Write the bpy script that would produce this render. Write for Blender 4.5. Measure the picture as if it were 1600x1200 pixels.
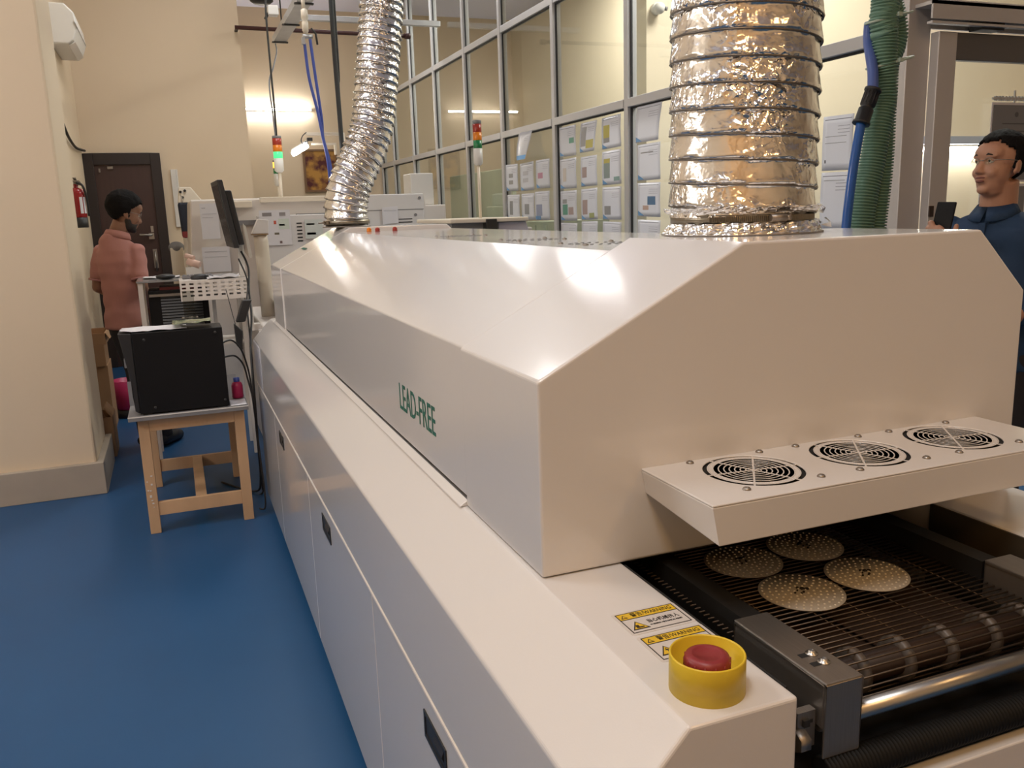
import bpy, bmesh, math, random
import numpy as np
from mathutils import Vector, Matrix, Euler, noise
random.seed(7)
PI = math.pi
S = bpy.context.scene
for o in list(bpy.data.objects): bpy.data.objects.remove(o)
COL = S.collection

# ------------------------------------------------------------------ camera, world, exposure, lamps
cd = bpy.data.cameras.new('camera'); cam = bpy.data.objects.new('camera', cd); COL.objects.link(cam)
cd.sensor_width = 36.0; cd.lens = 1335.0/1600*36.0; cd.clip_start = .02; cd.clip_end = 100
right = Vector((0.93019386, -0.36568429, -0.03184927)); down = Vector((-0.10218089, -0.17462452, -0.97931881)); fwd = Vector((0.35255985, 0.91421074, -0.19980061))
cam.matrix_world = Matrix(((right.x, -down.x, -fwd.x, 0), (right.y, -down.y, -fwd.y, 0), (right.z, -down.z, -fwd.z, 1.445), (0, 0, 0, 1)))
S.camera = cam
W = bpy.data.worlds.new('world'); S.world = W; W.use_nodes = True
W.node_tree.nodes['Background'].inputs[0].default_value = (1, .9, .75, 1); W.node_tree.nodes['Background'].inputs[1].default_value = .02
S.view_settings.view_transform = 'Standard'; S.view_settings.look = 'None'; S.view_settings.gamma = 1; S.view_settings.use_curve_mapping = False
S.view_settings.exposure = 0.0
LAMP = 52.0           # strength of every fluorescent tube
def area(name, loc, rot, sx, sy, power, col=(1, 1, .985)):
    l = bpy.data.lights.new(name, 'AREA'); l.shape = 'RECTANGLE'; l.size = sx; l.size_y = sy; l.energy = power; l.color = col
    o = bpy.data.objects.new(name, l); COL.objects.link(o); o.location = loc; o.rotation_euler = rot
    return o
area('ceiling_area_light', (-1.7, 2.9, 4.45), (0, 0, 0), .6, 1.2, 36)
area('ceiling_area_light', (-0.6, 0.1, 4.45), (0, 0, 0), .6, 1.2, 47)
area('ceiling_area_light', (-1.2, -2.0, 4.45), (0, 0, 0), .6, 1.2, 52, (1, .57, .21))  # warm fill added behind the camera to lift the oven's front face
area('ceiling_area_light', (2.4, -1.6, 4.45), (0, 0, 0), .6, 1.2, 31, (1, .57, .21))  # second warm fill, also added for the front face
area('ceiling_area_light', (0.6, 6.9, 4.45), (0, 0, 0), .6, 1.2, 40)
area('ceiling_area_light', (2.3, 10.8, 4.45), (0, 0, 0), 1.2, .6, 35)
area('ceiling_area_light', (4.7, 4.8, 4.45), (0, 0, 0), 1.2, 1.2, 185, (1, .96, .90))
area('ceiling_area_light', (4.6, 9.5, 4.45), (0, 0, 0), .6, 1.2, 90, (1, .96, .90))

# ------------------------------------------------------------------ materials
MATS = {}
def mat(name, col, rough=.5, metal=0.0, spec=.5, bump=0, bscale=50, bdetail=2, var=0, vscale=4, emit=None, estr=0, aniso=None, coat=0, bdist=.002, stretch=None):
    if name in MATS: return MATS[name]
    m = bpy.data.materials.new(name); m.use_nodes = True; nt = m.node_tree; b = nt.nodes['Principled BSDF']
    b.inputs['Base Color'].default_value = (*col, 1); b.inputs['Roughness'].default_value = rough; b.inputs['Metallic'].default_value = metal
    b.inputs['Specular IOR Level'].default_value = spec
    if coat: b.inputs['Coat Weight'].default_value = coat; b.inputs['Coat Roughness'].default_value = .10
    tc = nt.nodes.new('ShaderNodeTexCoord'); vec = tc.outputs['Object']
    if stretch:
        mp = nt.nodes.new('ShaderNodeMapping'); mp.inputs['Scale'].default_value = stretch; nt.links.new(vec, mp.inputs[0]); vec = mp.outputs[0]
    if bump:
        n = nt.nodes.new('ShaderNodeTexNoise'); n.inputs['Scale'].default_value = bscale; n.inputs['Detail'].default_value = bdetail; nt.links.new(vec, n.inputs['Vector'])
        bp = nt.nodes.new('ShaderNodeBump'); bp.inputs['Strength'].default_value = bump; bp.inputs['Distance'].default_value = bdist
        nt.links.new(n.outputs['Fac'], bp.inputs['Height']); nt.links.new(bp.outputs['Normal'], b.inputs['Normal']); nt.links.new(bp.outputs['Normal'], b.inputs['Coat Normal'])
    if var:
        n = nt.nodes.new('ShaderNodeTexNoise'); n.inputs['Scale'].default_value = vscale; n.inputs['Detail'].default_value = 4; nt.links.new(vec, n.inputs['Vector'])
        r = nt.nodes.new('ShaderNodeMixRGB'); r.blend_type = 'MIX'
        r.inputs[1].default_value = (*[c*(1-var) for c in col], 1); r.inputs[2].default_value = (*[min(1, c*(1+var)) for c in col], 1)
        nt.links.new(n.outputs['Fac'], r.inputs[0]); nt.links.new(r.outputs[0], b.inputs['Base Color'])
    if emit:
        b.inputs['Emission Color'].default_value = (*emit, 1); b.inputs['Emission Strength'].default_value = estr
    MATS[name] = m
    return m
def srgb(r, g, b):
    f = lambda c: (c/255/12.92) if c/255 <= .04045 else ((c/255+.055)/1.055)**2.4
    return (f(r), f(g), f(b))
def glass_mat(name, tint=(.96, .98, .96), ior=1.5):
    m = bpy.data.materials.new(name); m.use_nodes = True; nt = m.node_tree; nt.nodes.clear()
    out = nt.nodes.new('ShaderNodeOutputMaterial'); mx = nt.nodes.new('ShaderNodeMixShader'); fr = nt.nodes.new('ShaderNodeMath'); fr.operation = 'MULTIPLY_ADD'; fr.inputs[1].default_value = 1-((ior-1)/(ior+1))**2; fr.inputs[2].default_value = ((ior-1)/(ior+1))**2
    ge = nt.nodes.new('ShaderNodeNewGeometry'); dt = nt.nodes.new('ShaderNodeVectorMath'); dt.operation = 'DOT_PRODUCT'; ab_ = nt.nodes.new('ShaderNodeMath'); ab_.operation = 'ABSOLUTE'
    iv = nt.nodes.new('ShaderNodeMath'); iv.operation = 'SUBTRACT'; iv.inputs[0].default_value = 1; pw_ = nt.nodes.new('ShaderNodeMath'); pw_.operation = 'POWER'; pw_.inputs[1].default_value = 5
    nt.links.new(ge.outputs['Normal'], dt.inputs[0]); nt.links.new(ge.outputs['Incoming'], dt.inputs[1]); nt.links.new(dt.outputs['Value'], ab_.inputs[0]); nt.links.new(ab_.outputs[0], iv.inputs[1]); nt.links.new(iv.outputs[0], pw_.inputs[0]); nt.links.new(pw_.outputs[0], fr.inputs[0])
    t = nt.nodes.new('ShaderNodeBsdfTransparent'); t.inputs[0].default_value = (*tint, 1); g = nt.nodes.new('ShaderNodeBsdfGlossy'); g.inputs['Roughness'].default_value = 0.0
    nt.links.new(fr.outputs[0], mx.inputs[0]); nt.links.new(t.outputs[0], mx.inputs[1]); nt.links.new(g.outputs[0], mx.inputs[2]); nt.links.new(mx.outputs[0], out.inputs[0])
    MATS[name] = m
    return m
M_wall = mat('cream_wall_paint', (.735, .60, .435), .75, bump=.15, bscale=40, var=.04, vscale=1.2)
M_ceil = mat('ceiling_paint', (.80, .79, .93), .8, var=.03)
M_floor = mat('blue_epoxy', (.016, .080, .20), .42, spec=.28, bump=.06, bscale=18, var=.10, vscale=2.0)
M_skirt = mat('skirting_tile', (.42, .36, .29), .45, var=.12, vscale=6)
M_paint = mat('white_powder_coat', (.715, .695, .685), .42, bump=.06, bscale=420, bdetail=1, bdist=.0008, var=.015, vscale=3, coat=1.0)
M_paint2 = mat('white_machine_paint', (.74, .69, .64), .4, bump=.05, bscale=200, bdist=.0008)
M_cream = mat('cream_paint', (.74, .66, .54), .4)
M_gap = mat('gap_black', (.012, .012, .012), .8)
M_black = mat('black_plastic', (.018, .018, .02), .45, bump=.1, bscale=300)
M_pcblack = mat('black_sheet_steel', (.005, .005, .006), .5, spec=.25, bump=.08, bscale=500)
M_dark = mat('dark_steel', (.05, .048, .045), .5, metal=.6, var=.3, vscale=20)
M_steel = mat('brushed_steel', (.33, .30, .27), .42, metal=.9, bump=.1, bscale=60, stretch=(60, 1, 1), var=.15, vscale=12)
M_chrome = mat('chrome', (.46, .445, .42), .33, metal=1)
M_alu = mat('aluminium_frame', (.56, .56, .57), .42, metal=.35, var=.05)
M_alu2 = mat('grey_aluminium', (.58, .56, .55), .45, metal=.35, var=.06)
M_galv = mat('galvanised', (.55, .56, .58), .4, metal=.7, var=.15, vscale=9)
M_yellow = mat('yellow_plastic', (.70, .50, .03), .38, bump=.05, bscale=150, var=.08, vscale=30)
M_red = mat('red_button', (.24, .024, .027), .42)
M_green_t = mat('green_ink', (.01, .13, .09), .5)
M_sticky = mat('sticker_yellow', (.72, .47, .03), .4)
M_stickw = mat('sticker_silver', (.62, .58, .55), .35)
M_ink = mat('ink_black', (.015, .012, .01), .5)
M_brown = mat('burnt_brown', (.035, .018, .010), .6, var=.4, vscale=25)
M_rod = mat('belt_rod', (.10, .075, .055), .40, metal=.8)
M_pcb = mat('aluminium_board', (.38, .345, .29), .5, var=.05, vscale=50)
M_led = mat('led_chip', (.66, .60, .50), .35)
M_wood = mat('pine_wood', (.58, .37, .21), .6, bump=.15, bscale=14, stretch=(1, 1, .12), var=.25, vscale=9)
M_tabletop = mat('grey_laminate', (.22, .22, .23), .4)
M_doorw = mat('brown_door', (.06, .030, .026), .4, var=.2, vscale=5, stretch=(8, 8, 1))
M_doorf = mat('dark_door_frame', (.028, .019, .018), .45)
M_paper = mat('paper', (.72, .71, .74), .5, var=.02, vscale=3)
M_plastic = mat('glossy_sleeve', (.84, .85, .90), .16, bump=.25, bscale=9, bdist=.01)
def translucent(m, f):
    nt = m.node_tree; out = [n for n in nt.nodes if n.type == 'OUTPUT_MATERIAL'][0]; b = nt.nodes['Principled BSDF']; t = nt.nodes.new('ShaderNodeBsdfTranslucent'); t.inputs[0].default_value = (.85, .85, .9, 1)
    mx = nt.nodes.new('ShaderNodeMixShader'); mx.inputs[0].default_value = f; nt.links.new(b.outputs[0], mx.inputs[1]); nt.links.new(t.outputs[0], mx.inputs[2]); nt.links.new(mx.outputs[0], out.inputs[0])
translucent(M_plastic, .55)
M_card = mat('cardboard', (.36, .21, .11), .75, var=.1, vscale=10)
M_skin = mat('skin', (.25, .12, .070), .5, bump=.08, bscale=180, var=.06, vscale=14)
M_skin2 = mat('skin_fair', (.46, .24, .155), .45, bump=.08, bscale=180, var=.06, vscale=14)
M_lip = mat('lip', (.22, .075, .06), .45)
M_hair = mat('black_hair', (.007, .006, .006), .8, spec=.15, bump=.9, bscale=60, bdetail=3, stretch=(1, 6, 1), bdist=.004)
M_beard = mat('dark_beard', (.016, .011, .009), .6, bump=.6, bscale=220, bdist=.003)
M_pink = mat('pink_cotton', (.44, .205, .175), .8, bump=.3, bscale=350, var=.05, vscale=6)
M_navy = mat('navy_cotton', (.012, .042, .105), .75, bump=.3, bscale=400, var=.08, vscale=8)
M_trouser = mat('dark_trousers', (.018, .017, .022), .8)
M_eyew = mat('eye_white', (.6, .57, .52), .25)
M_foil_tube = None
M_blue = mat('blue_hose', (.012, .10, .40), .22)
M_blue2 = mat('blue_airline', (.06, .10, .42), .35)
M_greenh = mat('green_hose', (.13, .25, .19), .42, var=.06, vscale=12)
M_redfe = mat('red_enamel', (.30, .015, .018), .25)
M_magenta = mat('magenta_plastic', (.45, .02, .10), .4)
M_white = mat('white_plastic', (.72, .70, .66), .35)
M_grey = mat('grey_plastic', (.20, .20, .21), .45)
M_bag = mat('navy_fabric', (.014, .018, .03), .8)
M_tube = mat('fluorescent_tube', (1, 1, 1), .4, emit=(1, .98, .94), estr=LAMP)
M_tubeg = mat('fluorescent_tube_glass_room', (1, 1, 1), .4, emit=(1, .96, .90), estr=45)
M_led_on = mat('work_lamp_panel', (1, 1, 1), .4, emit=(1, .96, .90), estr=45)
M_tred = mat('tower_red', (.36, .03, .015), .3)
M_tora = mat('tower_orange', (.75, .22, .01), .3)
M_tgre = mat('tower_green', (.01, .19, .06), .3)
M_tgre_on = mat('tower_green_lit', (.03, .40, .16), .3, emit=(.10, .95, .30), estr=.9)
M_tora_on = mat('tower_orange_lit', (.9, .4, .05), .3, emit=(1, .42, .04), estr=2.4)
M_glass = glass_mat('window_glass', (.95, .97, .95), 1.5)
M_acry = glass_mat('clear_acrylic', (.75, .76, .74), 1.3)
M_board = mat('green_white_board', (.50, .56, .42), .4, var=.15, vscale=3)
M_docgrey = mat('grey_document', (.20, .20, .21), .4, var=.05)

def foil():
    m = bpy.data.materials.new('aluminium_foil'); m.use_nodes = True; nt = m.node_tree; b = nt.nodes['Principled BSDF']
    b.inputs['Base Color'].default_value = (.90, .89, .88, 1); b.inputs['Metallic'].default_value = 1; b.inputs['Roughness'].default_value = .19
    tc = nt.nodes.new('ShaderNodeTexCoord')
    v = nt.nodes.new('ShaderNodeTexVoronoi'); v.feature = 'F1'; v.distance = 'CHEBYCHEV' if False else 'EUCLIDEAN'; v.inputs['Scale'].default_value = 75
    n = nt.nodes.new('ShaderNodeTexNoise'); n.inputs['Scale'].default_value = 26; n.inputs['Detail'].default_value = 3
    mask = nt.nodes.new('ShaderNodeTexNoise'); mask.inputs['Scale'].default_value = 9; mask.inputs['Detail'].default_value = 2
    ws = nt.nodes.new('ShaderNodeMixRGB'); ws.inputs[0].default_value = .05
    nt.links.new(tc.outputs['Object'], ws.inputs[1]); nt.links.new(n.outputs['Color'], ws.inputs[2])
    nt.links.new(ws.outputs[0], v.inputs['Vector']); nt.links.new(tc.outputs['Object'], n.inputs['Vector']); nt.links.new(tc.outputs['Object'], mask.inputs['Vector'])
    rm = nt.nodes.new('ShaderNodeMapRange'); rm.inputs[1].default_value = .42; rm.inputs[2].default_value = .62; nt.links.new(mask.outputs['Fac'], rm.inputs[0])
    ad = nt.nodes.new('ShaderNodeMath'); ad.operation = 'MULTIPLY'; nt.links.new(v.outputs['Distance'], ad.inputs[0]); nt.links.new(rm.outputs[0], ad.inputs[1])
    a2 = nt.nodes.new('ShaderNodeMath'); a2.operation = 'MULTIPLY_ADD'; nt.links.new(n.outputs['Fac'], a2.inputs[0]); a2.inputs[1].default_value = .8; nt.links.new(ad.outputs[0], a2.inputs[2])
    bp = nt.nodes.new('ShaderNodeBump'); bp.inputs['Strength'].default_value = .8; bp.inputs['Distance'].default_value = .007
    nt.links.new(a2.outputs[0], bp.inputs['Height']); nt.links.new(bp.outputs[0], b.inputs['Normal'])
    return m
M_foil = foil()
M_wire = mat('duct_wire', (.16, .14, .12), .4, metal=.8)
M_clamp = mat('clamp_steel', (.28, .25, .20), .35, metal=1, var=.3, vscale=60)

# ------------------------------------------------------------------ mesh helpers
class MB:
    def __init__(s): s.v = []; s.f = []; s.mi = []; s.cur = 0; s.sm = []; s.smooth = False
    def face(s, idx): s.f.append(tuple(idx)); s.mi.append(s.cur); s.sm.append(s.smooth)
    def box(s, a, b):
        x0, y0, z0 = a; x1, y1, z1 = b
        return s.hexa([(x0,y0,z0),(x1,y0,z0),(x1,y1,z0),(x0,y1,z0),(x0,y0,z1),(x1,y0,z1),(x1,y1,z1),(x0,y1,z1)])
    def hexa(s, P):
        n = len(s.v); s.v += [tuple(p) for p in P]
        for q in ((3,2,1,0),(4,5,6,7),(0,1,5,4),(1,2,6,5),(2,3,7,6),(3,0,4,7)): s.face([n+i for i in q])
        return s
    def prism(s, poly, axis, a, b):            # poly 2D loop extruded along axis
        n = len(s.v); k = len(poly)
        def P(u, w, t):
            return (t,u,w) if axis == 0 else (u,t,w) if axis == 1 else (u,w,t)
        s.v += [P(u,w,a) for u,w in poly] + [P(u,w,b) for u,w in poly]
        s.face([n+i for i in range(k)][::-1]); s.face([n+k+i for i in range(k)])
        for i in range(k): j = (i+1)%k; s.face([n+i, n+j, n+k+j, n+k+i])
        return s
    def tube(s, pts, rad, n=12, caps=True, ell=None, up=None):
        pts = [Vector(p) for p in pts]; m = len(pts)
        if not hasattr(rad, '__len__'): rad = [rad]*m
        t = [(pts[min(i+1,m-1)]-pts[max(i-1,0)]).normalized() for i in range(m)]
        u = Vector(up) if up else (Vector((0,0,1)) if abs(t[0].z) < .9 else Vector((1,0,0)))
        u = (u-u.dot(t[0])*t[0]).normalized(); base = len(s.v); sm = s.smooth; s.smooth = True
        for i in range(m):
            u = (u-u.dot(t[i])*t[i]).normalized(); w = t[i].cross(u); r = rad[i]
            ra, rb = (r, r) if not hasattr(r, '__len__') else r
            for k in range(n):
                a = 2*PI*k/n; s.v.append(tuple(pts[i]+u*(math.cos(a)*ra)+w*(math.sin(a)*rb)))
        for i in range(m-1):
            for k in range(n):
                k2 = (k+1)%n; s.face([base+i*n+k, base+i*n+k2, base+(i+1)*n+k2, base+(i+1)*n+k])
        s.smooth = sm
        if caps:
            s.face([base+k for k in range(n)][::-1]); s.face([base+(m-1)*n+k for k in range(n)])
        return s
    def cyl(s, p, q, r, n=16, r2=None): return s.tube([p, q], [r, r if r2 is None else r2], n)
    def lathe(s, prof, c=(0,0,0), n=32, axis=2):   # prof list of (r,z)
        base = len(s.v); m = len(prof); sm = s.smooth; s.smooth = True
        for r, z in prof:
            for k in range(n):
                a = 2*PI*k/n; x, y = r*math.cos(a), r*math.sin(a)
                p = (x,y,z) if axis == 2 else (x,z,y) if axis == 1 else (z,x,y)
                s.v.append((p[0]+c[0], p[1]+c[1], p[2]+c[2]))
        for i in range(m-1):
            for k in range(n):
                k2 = (k+1)%n; s.face([base+i*n+k, base+i*n+k2, base+(i+1)*n+k2, base+(i+1)*n+k])
        s.smooth = sm
        if prof[0][0] > 1e-6: s.face([base+k for k in range(n)][::-1])
        if prof[-1][0] > 1e-6: s.face([base+(m-1)*n+k for k in range(n)])
        return s
    def ell(s, c, r, rot=None, n=20, m=12):
        base = len(s.v); sm = s.smooth; s.smooth = True; R = rot or Matrix.Identity(3); c = Vector(c)
        for i in range(m+1):
            th = PI*i/m
            for k in range(n):
                a = 2*PI*k/n; s.v.append(tuple(c+R@Vector((r[0]*math.sin(th)*math.cos(a), r[1]*math.sin(th)*math.sin(a), r[2]*math.cos(th)))))
        for i in range(m):
            for k in range(n):
                k2 = (k+1)%n; s.face([base+i*n+k, base+(i+1)*n+k, base+(i+1)*n+k2, base+i*n+k2])
        s.smooth = sm
        return s
    def quad(s, a, b, c, d):
        n = len(s.v); s.v += [tuple(a), tuple(b), tuple(c), tuple(d)]; s.face([n,n+1,n+2,n+3]); return s
    def mesh(s, name, mats):
        me = bpy.data.meshes.new(name); me.from_pydata(s.v, [], s.f)
        for m in (mats if isinstance(mats, (list, tuple)) else [mats]): me.materials.append(m)
        me.polygons.foreach_set('material_index', s.mi); me.polygons.foreach_set('use_smooth', s.sm); me.update()
        bm = bmesh.new(); bm.from_mesh(me); bmesh.ops.remove_doubles(bm, verts=bm.verts, dist=1e-6); bmesh.ops.recalc_face_normals(bm, faces=bm.faces); bm.to_mesh(me); bm.free()
        return me
def obj(name, mb, mats, parent=None, bevel=0, seg=2, kind=None, label=None):
    me = mb.mesh(name, mats) if isinstance(mb, MB) else mb
    o = bpy.data.objects.new(name, me); COL.objects.link(o)
    if parent: attach(o, parent)
    if bevel:
        b = o.modifiers.new('bevel', 'BEVEL'); b.width = bevel; b.segments = seg; b.limit_method = 'ANGLE'; b.angle_limit = .6; b.harden_normals = False
    if kind: o['kind'] = kind
    if label: o['label'] = label
    return o
def world_loc(o):
    p = Vector(o.location)
    while o.parent: o = o.parent; p = p+Vector(o.location)
    return p
def attach(o, parent):            # mesh data is in world coordinates; parents are only translated
    o.parent = parent; o.location = Vector(o.location)-world_loc(parent)
def tag(o, label, cat, group=None):
    o['label'] = label; o['category'] = cat
    if group: o['group'] = group
    return o
def thing(name, label, cat, loc=(0,0,0), group=None):
    o = bpy.data.objects.new(name, None); o.empty_display_size = .05; COL.objects.link(o); o.location = loc
    return tag(o, label, cat, group)
def struct(name, mb=None, mats=None, parent=None, bevel=0):
    if mb is None:
        o = bpy.data.objects.new(name, None); COL.objects.link(o)
    else: o = obj(name, mb, mats, parent, bevel)
    if not parent: o['kind'] = 'structure'
    return o
def evaluated(o):
    dg = bpy.context.evaluated_depsgraph_get(); me = bpy.data.meshes.new_from_object(o.evaluated_get(dg)); o.modifiers.clear(); old = o.data; o.data = me
    return o
def remeshed(name, mb, mats, voxel, parent=None, smooth=4, factor=.5):
    o = obj(name, mb, mats)
    r = o.modifiers.new('r', 'REMESH'); r.mode = 'VOXEL'; r.voxel_size = voxel; r.use_smooth_shade = True
    if smooth: s = o.modifiers.new('s', 'SMOOTH'); s.iterations = smooth; s.factor = factor
    evaluated(o)
    o.data.polygons.foreach_set('use_smooth', [True]*len(o.data.polygons))
    if parent: attach(o, parent)
    return o
def text_mesh(name, body, size, material, mtx, parent=None, extrude=.0003, align='LEFT', sx=1.0):
    c = bpy.data.curves.new(name, 'FONT'); c.body = body; c.size = size; c.extrude = extrude; c.align_x = align; c.resolution_u = 3
    o = bpy.data.objects.new(name, c); COL.objects.link(o); dg = bpy.context.evaluated_depsgraph_get()
    me = bpy.data.meshes.new_from_object(o.evaluated_get(dg)); bpy.data.objects.remove(o)
    me.transform(Matrix.Diagonal((sx, 1, 1, 1))); me.transform(mtx); me.materials.clear(); me.materials.append(material)
    o = bpy.data.objects.new(name, me); COL.objects.link(o)
    if parent: attach(o, parent)
    return o
def frame_mtx(o, x, y):           # origin, x direction, y direction
    x = Vector(x).normalized(); y = Vector(y).normalized(); z = x.cross(y)
    return Matrix(((x.x,y.x,z.x,o[0]),(x.y,y.y,z.y,o[1]),(x.z,y.z,z.z,o[2]),(0,0,0,1)))
def smooth_path(pts, k=6):        # Catmull-Rom
    P = [Vector(p) for p in pts]; out = []
    for i in range(len(P)-1):
        a = P[max(i-1,0)]; b = P[i]; c = P[i+1]; d = P[min(i+2,len(P)-1)]
        for j in range(k):
            t = j/k; out.append(.5*((2*b)+(c-a)*t+(2*a-5*b+4*c-d)*t*t+(3*b-a-3*c+d)*t**3))
    return out+[P[-1]]
def copy_tree(o, parent=None):
    c = o.copy(); COL.objects.link(c); c.parent = parent
    for ch in list(o.children): copy_tree(ch, c)
    return c

# ------------------------------------------------------------------ room shell
H = 4.53
struct('floor', MB().box((-3, -4.2, -.1), (8.2, 14.3, 0)), M_floor)
struct('ceiling', MB().box((-3, -4.2, H), (8.2, 14.3, H+.1)), M_ceil)
struct('wall_left', MB().box((-.93, 5.65, 0), (-.73, 9.5, H)), M_wall)
struct('wall_left_front', MB().box((-3, -4.2, 0), (-2.8, 5.0, H)), M_wall)
pier = struct('wall_pier', MB().box((-3, 5.0, 0), (-.505, 5.65, H)), M_wall, bevel=.012)
struct('baseboard_pier', MB().box((-2.9, 4.965, 0), (-.47, 5.0, .175)).box((-.505, 5.0, 0), (-.47, 5.66, .175)), M_skirt, bevel=.003)
struct('wall_back', MB().box((-.93, 9.5, 0), (.84, 14.1, H)), M_wall)
struct('wall_recess', MB().box((.84, 14.05, 0), (8.0, 14.25, H)), M_wall)
struct('wall_behind', MB().box((-3, -4.2, 0), (8.2, -4.0, H)), M_wall)
struct('wall_right', MB().box((8.0, -4.0, 0), (8.2, 14.2, H)), M_wall)
struct('wall_glass_room', MB().box((3.67, 6.3, 0), (8.0, 6.5, H)), mat('pale_wall_paint', (.74, .64, .48), .75, var=.03))
struct('wall_glass_room_far', MB().box((5.6, 6.5, 0), (5.75, 14.05, H)), mat('pale_wall_paint', (.74, .64, .48), .75))

# brown door in the back wall
d1 = struct('door_1', MB().box((-.64, 9.475, 0), (-.125, 9.5, 2.0)), M_doorw)
obj('door_frame', MB().box((-.731, 9.45, 0), (-.64, 9.51, 2.11)).box((-.125, 9.45, 0), (-.03, 9.51, 2.11)).box((-.64, 9.45, 2.0), (-.125, 9.51, 2.11)), M_doorf, d1, bevel=.004)
obj('handle', MB().box((-.215, 9.445, 1.27), (-.165, 9.475, 1.33)).tube([(-.19, 9.44, 1.31), (-.19, 9.42, 1.31), (-.30, 9.415, 1.318)], .011, 8).box((-.19, 9.455, 1.34), (-.165, 9.475, 1.40)), M_chrome, d1)
obj('tower_bolt', MB().box((-.195, 9.455, .98), (-.155, 9.475, 1.17)).cyl((-.175, 9.445, .95), (-.175, 9.445, 1.15), .008), M_steel, d1)
obj('door_closer_bracket', MB().box((-.60, 9.45, 1.93), (-.585, 9.475, 1.965)).box((-.52, 9.45, 1.96), (-.47, 9.475, 1.985)), M_steel, d1)

# glass partition along the aisle
gp = struct('window_1', None)
mull = [3.29, 4.6, 5.92, 7.25, 8.55, 9.7, 10.92, 12.05, 13.2, 14.0]
def bar(name, a, b, m=M_alu): return obj(name, MB().box(a, b), m, gp, bevel=.004)
for y in mull[1:]: bar('mullion', (3.27, y-.03, 0), (3.35, y+.03, H))
for z in (2.20, 3.22, 1.06): 
    for i in range(len(mull)-1):
        bar('transom', (3.265 if z == 2.2 else 3.275, mull[i]+.031, z-.032), (3.345, mull[i+1]-.031, z+.032))
lev = [.03, 1.028, 1.092, 2.168, 2.232, 3.188, 3.252, 4.5]
for i in range(len(mull)-1):
    for k in range(4):
        obj('glass_pane', MB().box((3.31, mull[i]+.03, lev[2*k]), (3.316, mull[i+1]-.03, lev[2*k+1])), M_glass, gp)
M_gask = mat('black_gasket', (.02, .02, .022), .6)
for i in range(len(mull)-1):
    for z0, z1 in ((.03, 1.028), (1.092, 2.168), (2.232, 3.188), (3.252, 4.5)):
        obj('gasket', MB().box((3.295, mull[i]+.0305, z0), (3.309, mull[i]+.042, z1)).box((3.295, mull[i+1]-.042, z0), (3.309, mull[i+1]-.0305, z1)).box((3.295, mull[i]+.042, z1-.012), (3.309, mull[i+1]-.042, z1)), M_gask, gp, kind='stuff')
bar('sill', (3.25, 3.3, 0), (3.37, 14.0, .03))
# corner post and sliding door across the aisle end of the glass room
obj('corner_post', MB().box((3.165, 3.13, 0), (3.30, 3.27, H)), M_alu2, gp, bevel=.004)
d2 = struct('door_2', None)
obj('stile', MB().box((3.30, 3.08, 0), (3.41, 3.13, 2.17)), M_alu2, d2, bevel=.004)
obj('stile', MB().box((4.55, 3.08, 0), (4.66, 3.13, 2.17)), M_alu2, d2, bevel=.004)
obj('top_rail', MB().box((3.411, 3.085, 2.05), (4.549, 3.125, 2.17)), mat('dark_grey_aluminium', (.13, .125, .125), .4, metal=.3), d2, bevel=.003)
obj('bottom_rail', MB().box((3.411, 3.085, 0.01), (4.549, 3.125, .14)), M_alu2, d2)
obj('glass_pane', MB().box((3.411, 3.102, .141), (4.549, 3.108, 2.049)), M_glass, d2)
obj('track', MB().box((3.2, 3.03, 2.27), (5.9, 3.15, 2.285)).box((3.2, 3.03, 2.21), (5.9, 3.04, 2.285)).box((3.2, 3.135, 2.19), (5.9, 3.15, 2.285)).box((3.2, 3.03, 2.19), (5.9, 3.06, 2.2)), M_alu2, d2)
obj('roller_hanger', MB().box((3.52, 3.05, 2.18), (3.66, 3.12, 2.23)).cyl((3.56, 3.045, 2.225), (3.56, 3.07, 2.225), .022).cyl((3.63, 3.045, 2.225), (3.63, 3.07, 2.225), .022), M_dark, d2)
obj('lock_plate', MB().box((3.30, 3.072, 1.35), (3.325, 3.08, 1.40)), M_brown, d2)
w2 = struct('window_2', None)
obj('transom', MB().box((3.301, 3.17, 2.29), (6.0, 3.25, 2.33)), M_alu2, w2)
obj('glass_pane', MB().box((3.301, 3.2, 2.331), (7.95, 3.206, H)), M_glass, w2)
obj('glass_pane', MB().box((4.70, 3.2, .03), (7.95, 3.206, 2.289)), M_glass, w2)
obj('mullion', MB().box((4.70, 3.16, 0), (4.77, 3.26, H)), M_alu2, w2)

# ------------------------------------------------------------------ reflow oven
oven = thing('reflow_oven', 'long white reflow oven with LEAD-FREE lettering and exit conveyor in the foreground', 'oven', (.83, 2.5, 0))
ZD, YF, YB = .951, .632, 4.40
# lower cabinet: cross-section in x-z, extruded along y
b = MB()
b.prism([(.345,.10),(.345,.640),(.326,.640),(.326,.857),(.415,ZD),(.545,ZD),(.545,.10)], 1, YF, YB)
obj('left_cabinet', b, M_paint, oven, bevel=.004, seg=3)
b = MB(); b.prism([(1.12,.10),(1.12,ZD),(1.30,ZD),(1.386,.857),(1.386,.10)], 1, YF, YB)
obj('right_cabinet', b, M_paint, oven, bevel=.004, seg=3)
b = MB(); b.box((.547, YF, .10), (1.118, YF+.02, .808)); obj('front_panel', b, M_paint, oven, bevel=.002)
b = MB(); b.box((.36, .70, .10), (1.30, YB-.03, .12)).box((.545, .655, .12), (1.12, YB-.01, .78)); obj('belly_pan', b, M_gap, oven)
b = MB()
for x in (.42, 1.28):
    for y in (.75, 2.5, 4.3): b.cyl((x, y, 0), (x, y, .10), .03)
obj('feet', b, M_dark, oven, kind='stuff')
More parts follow.
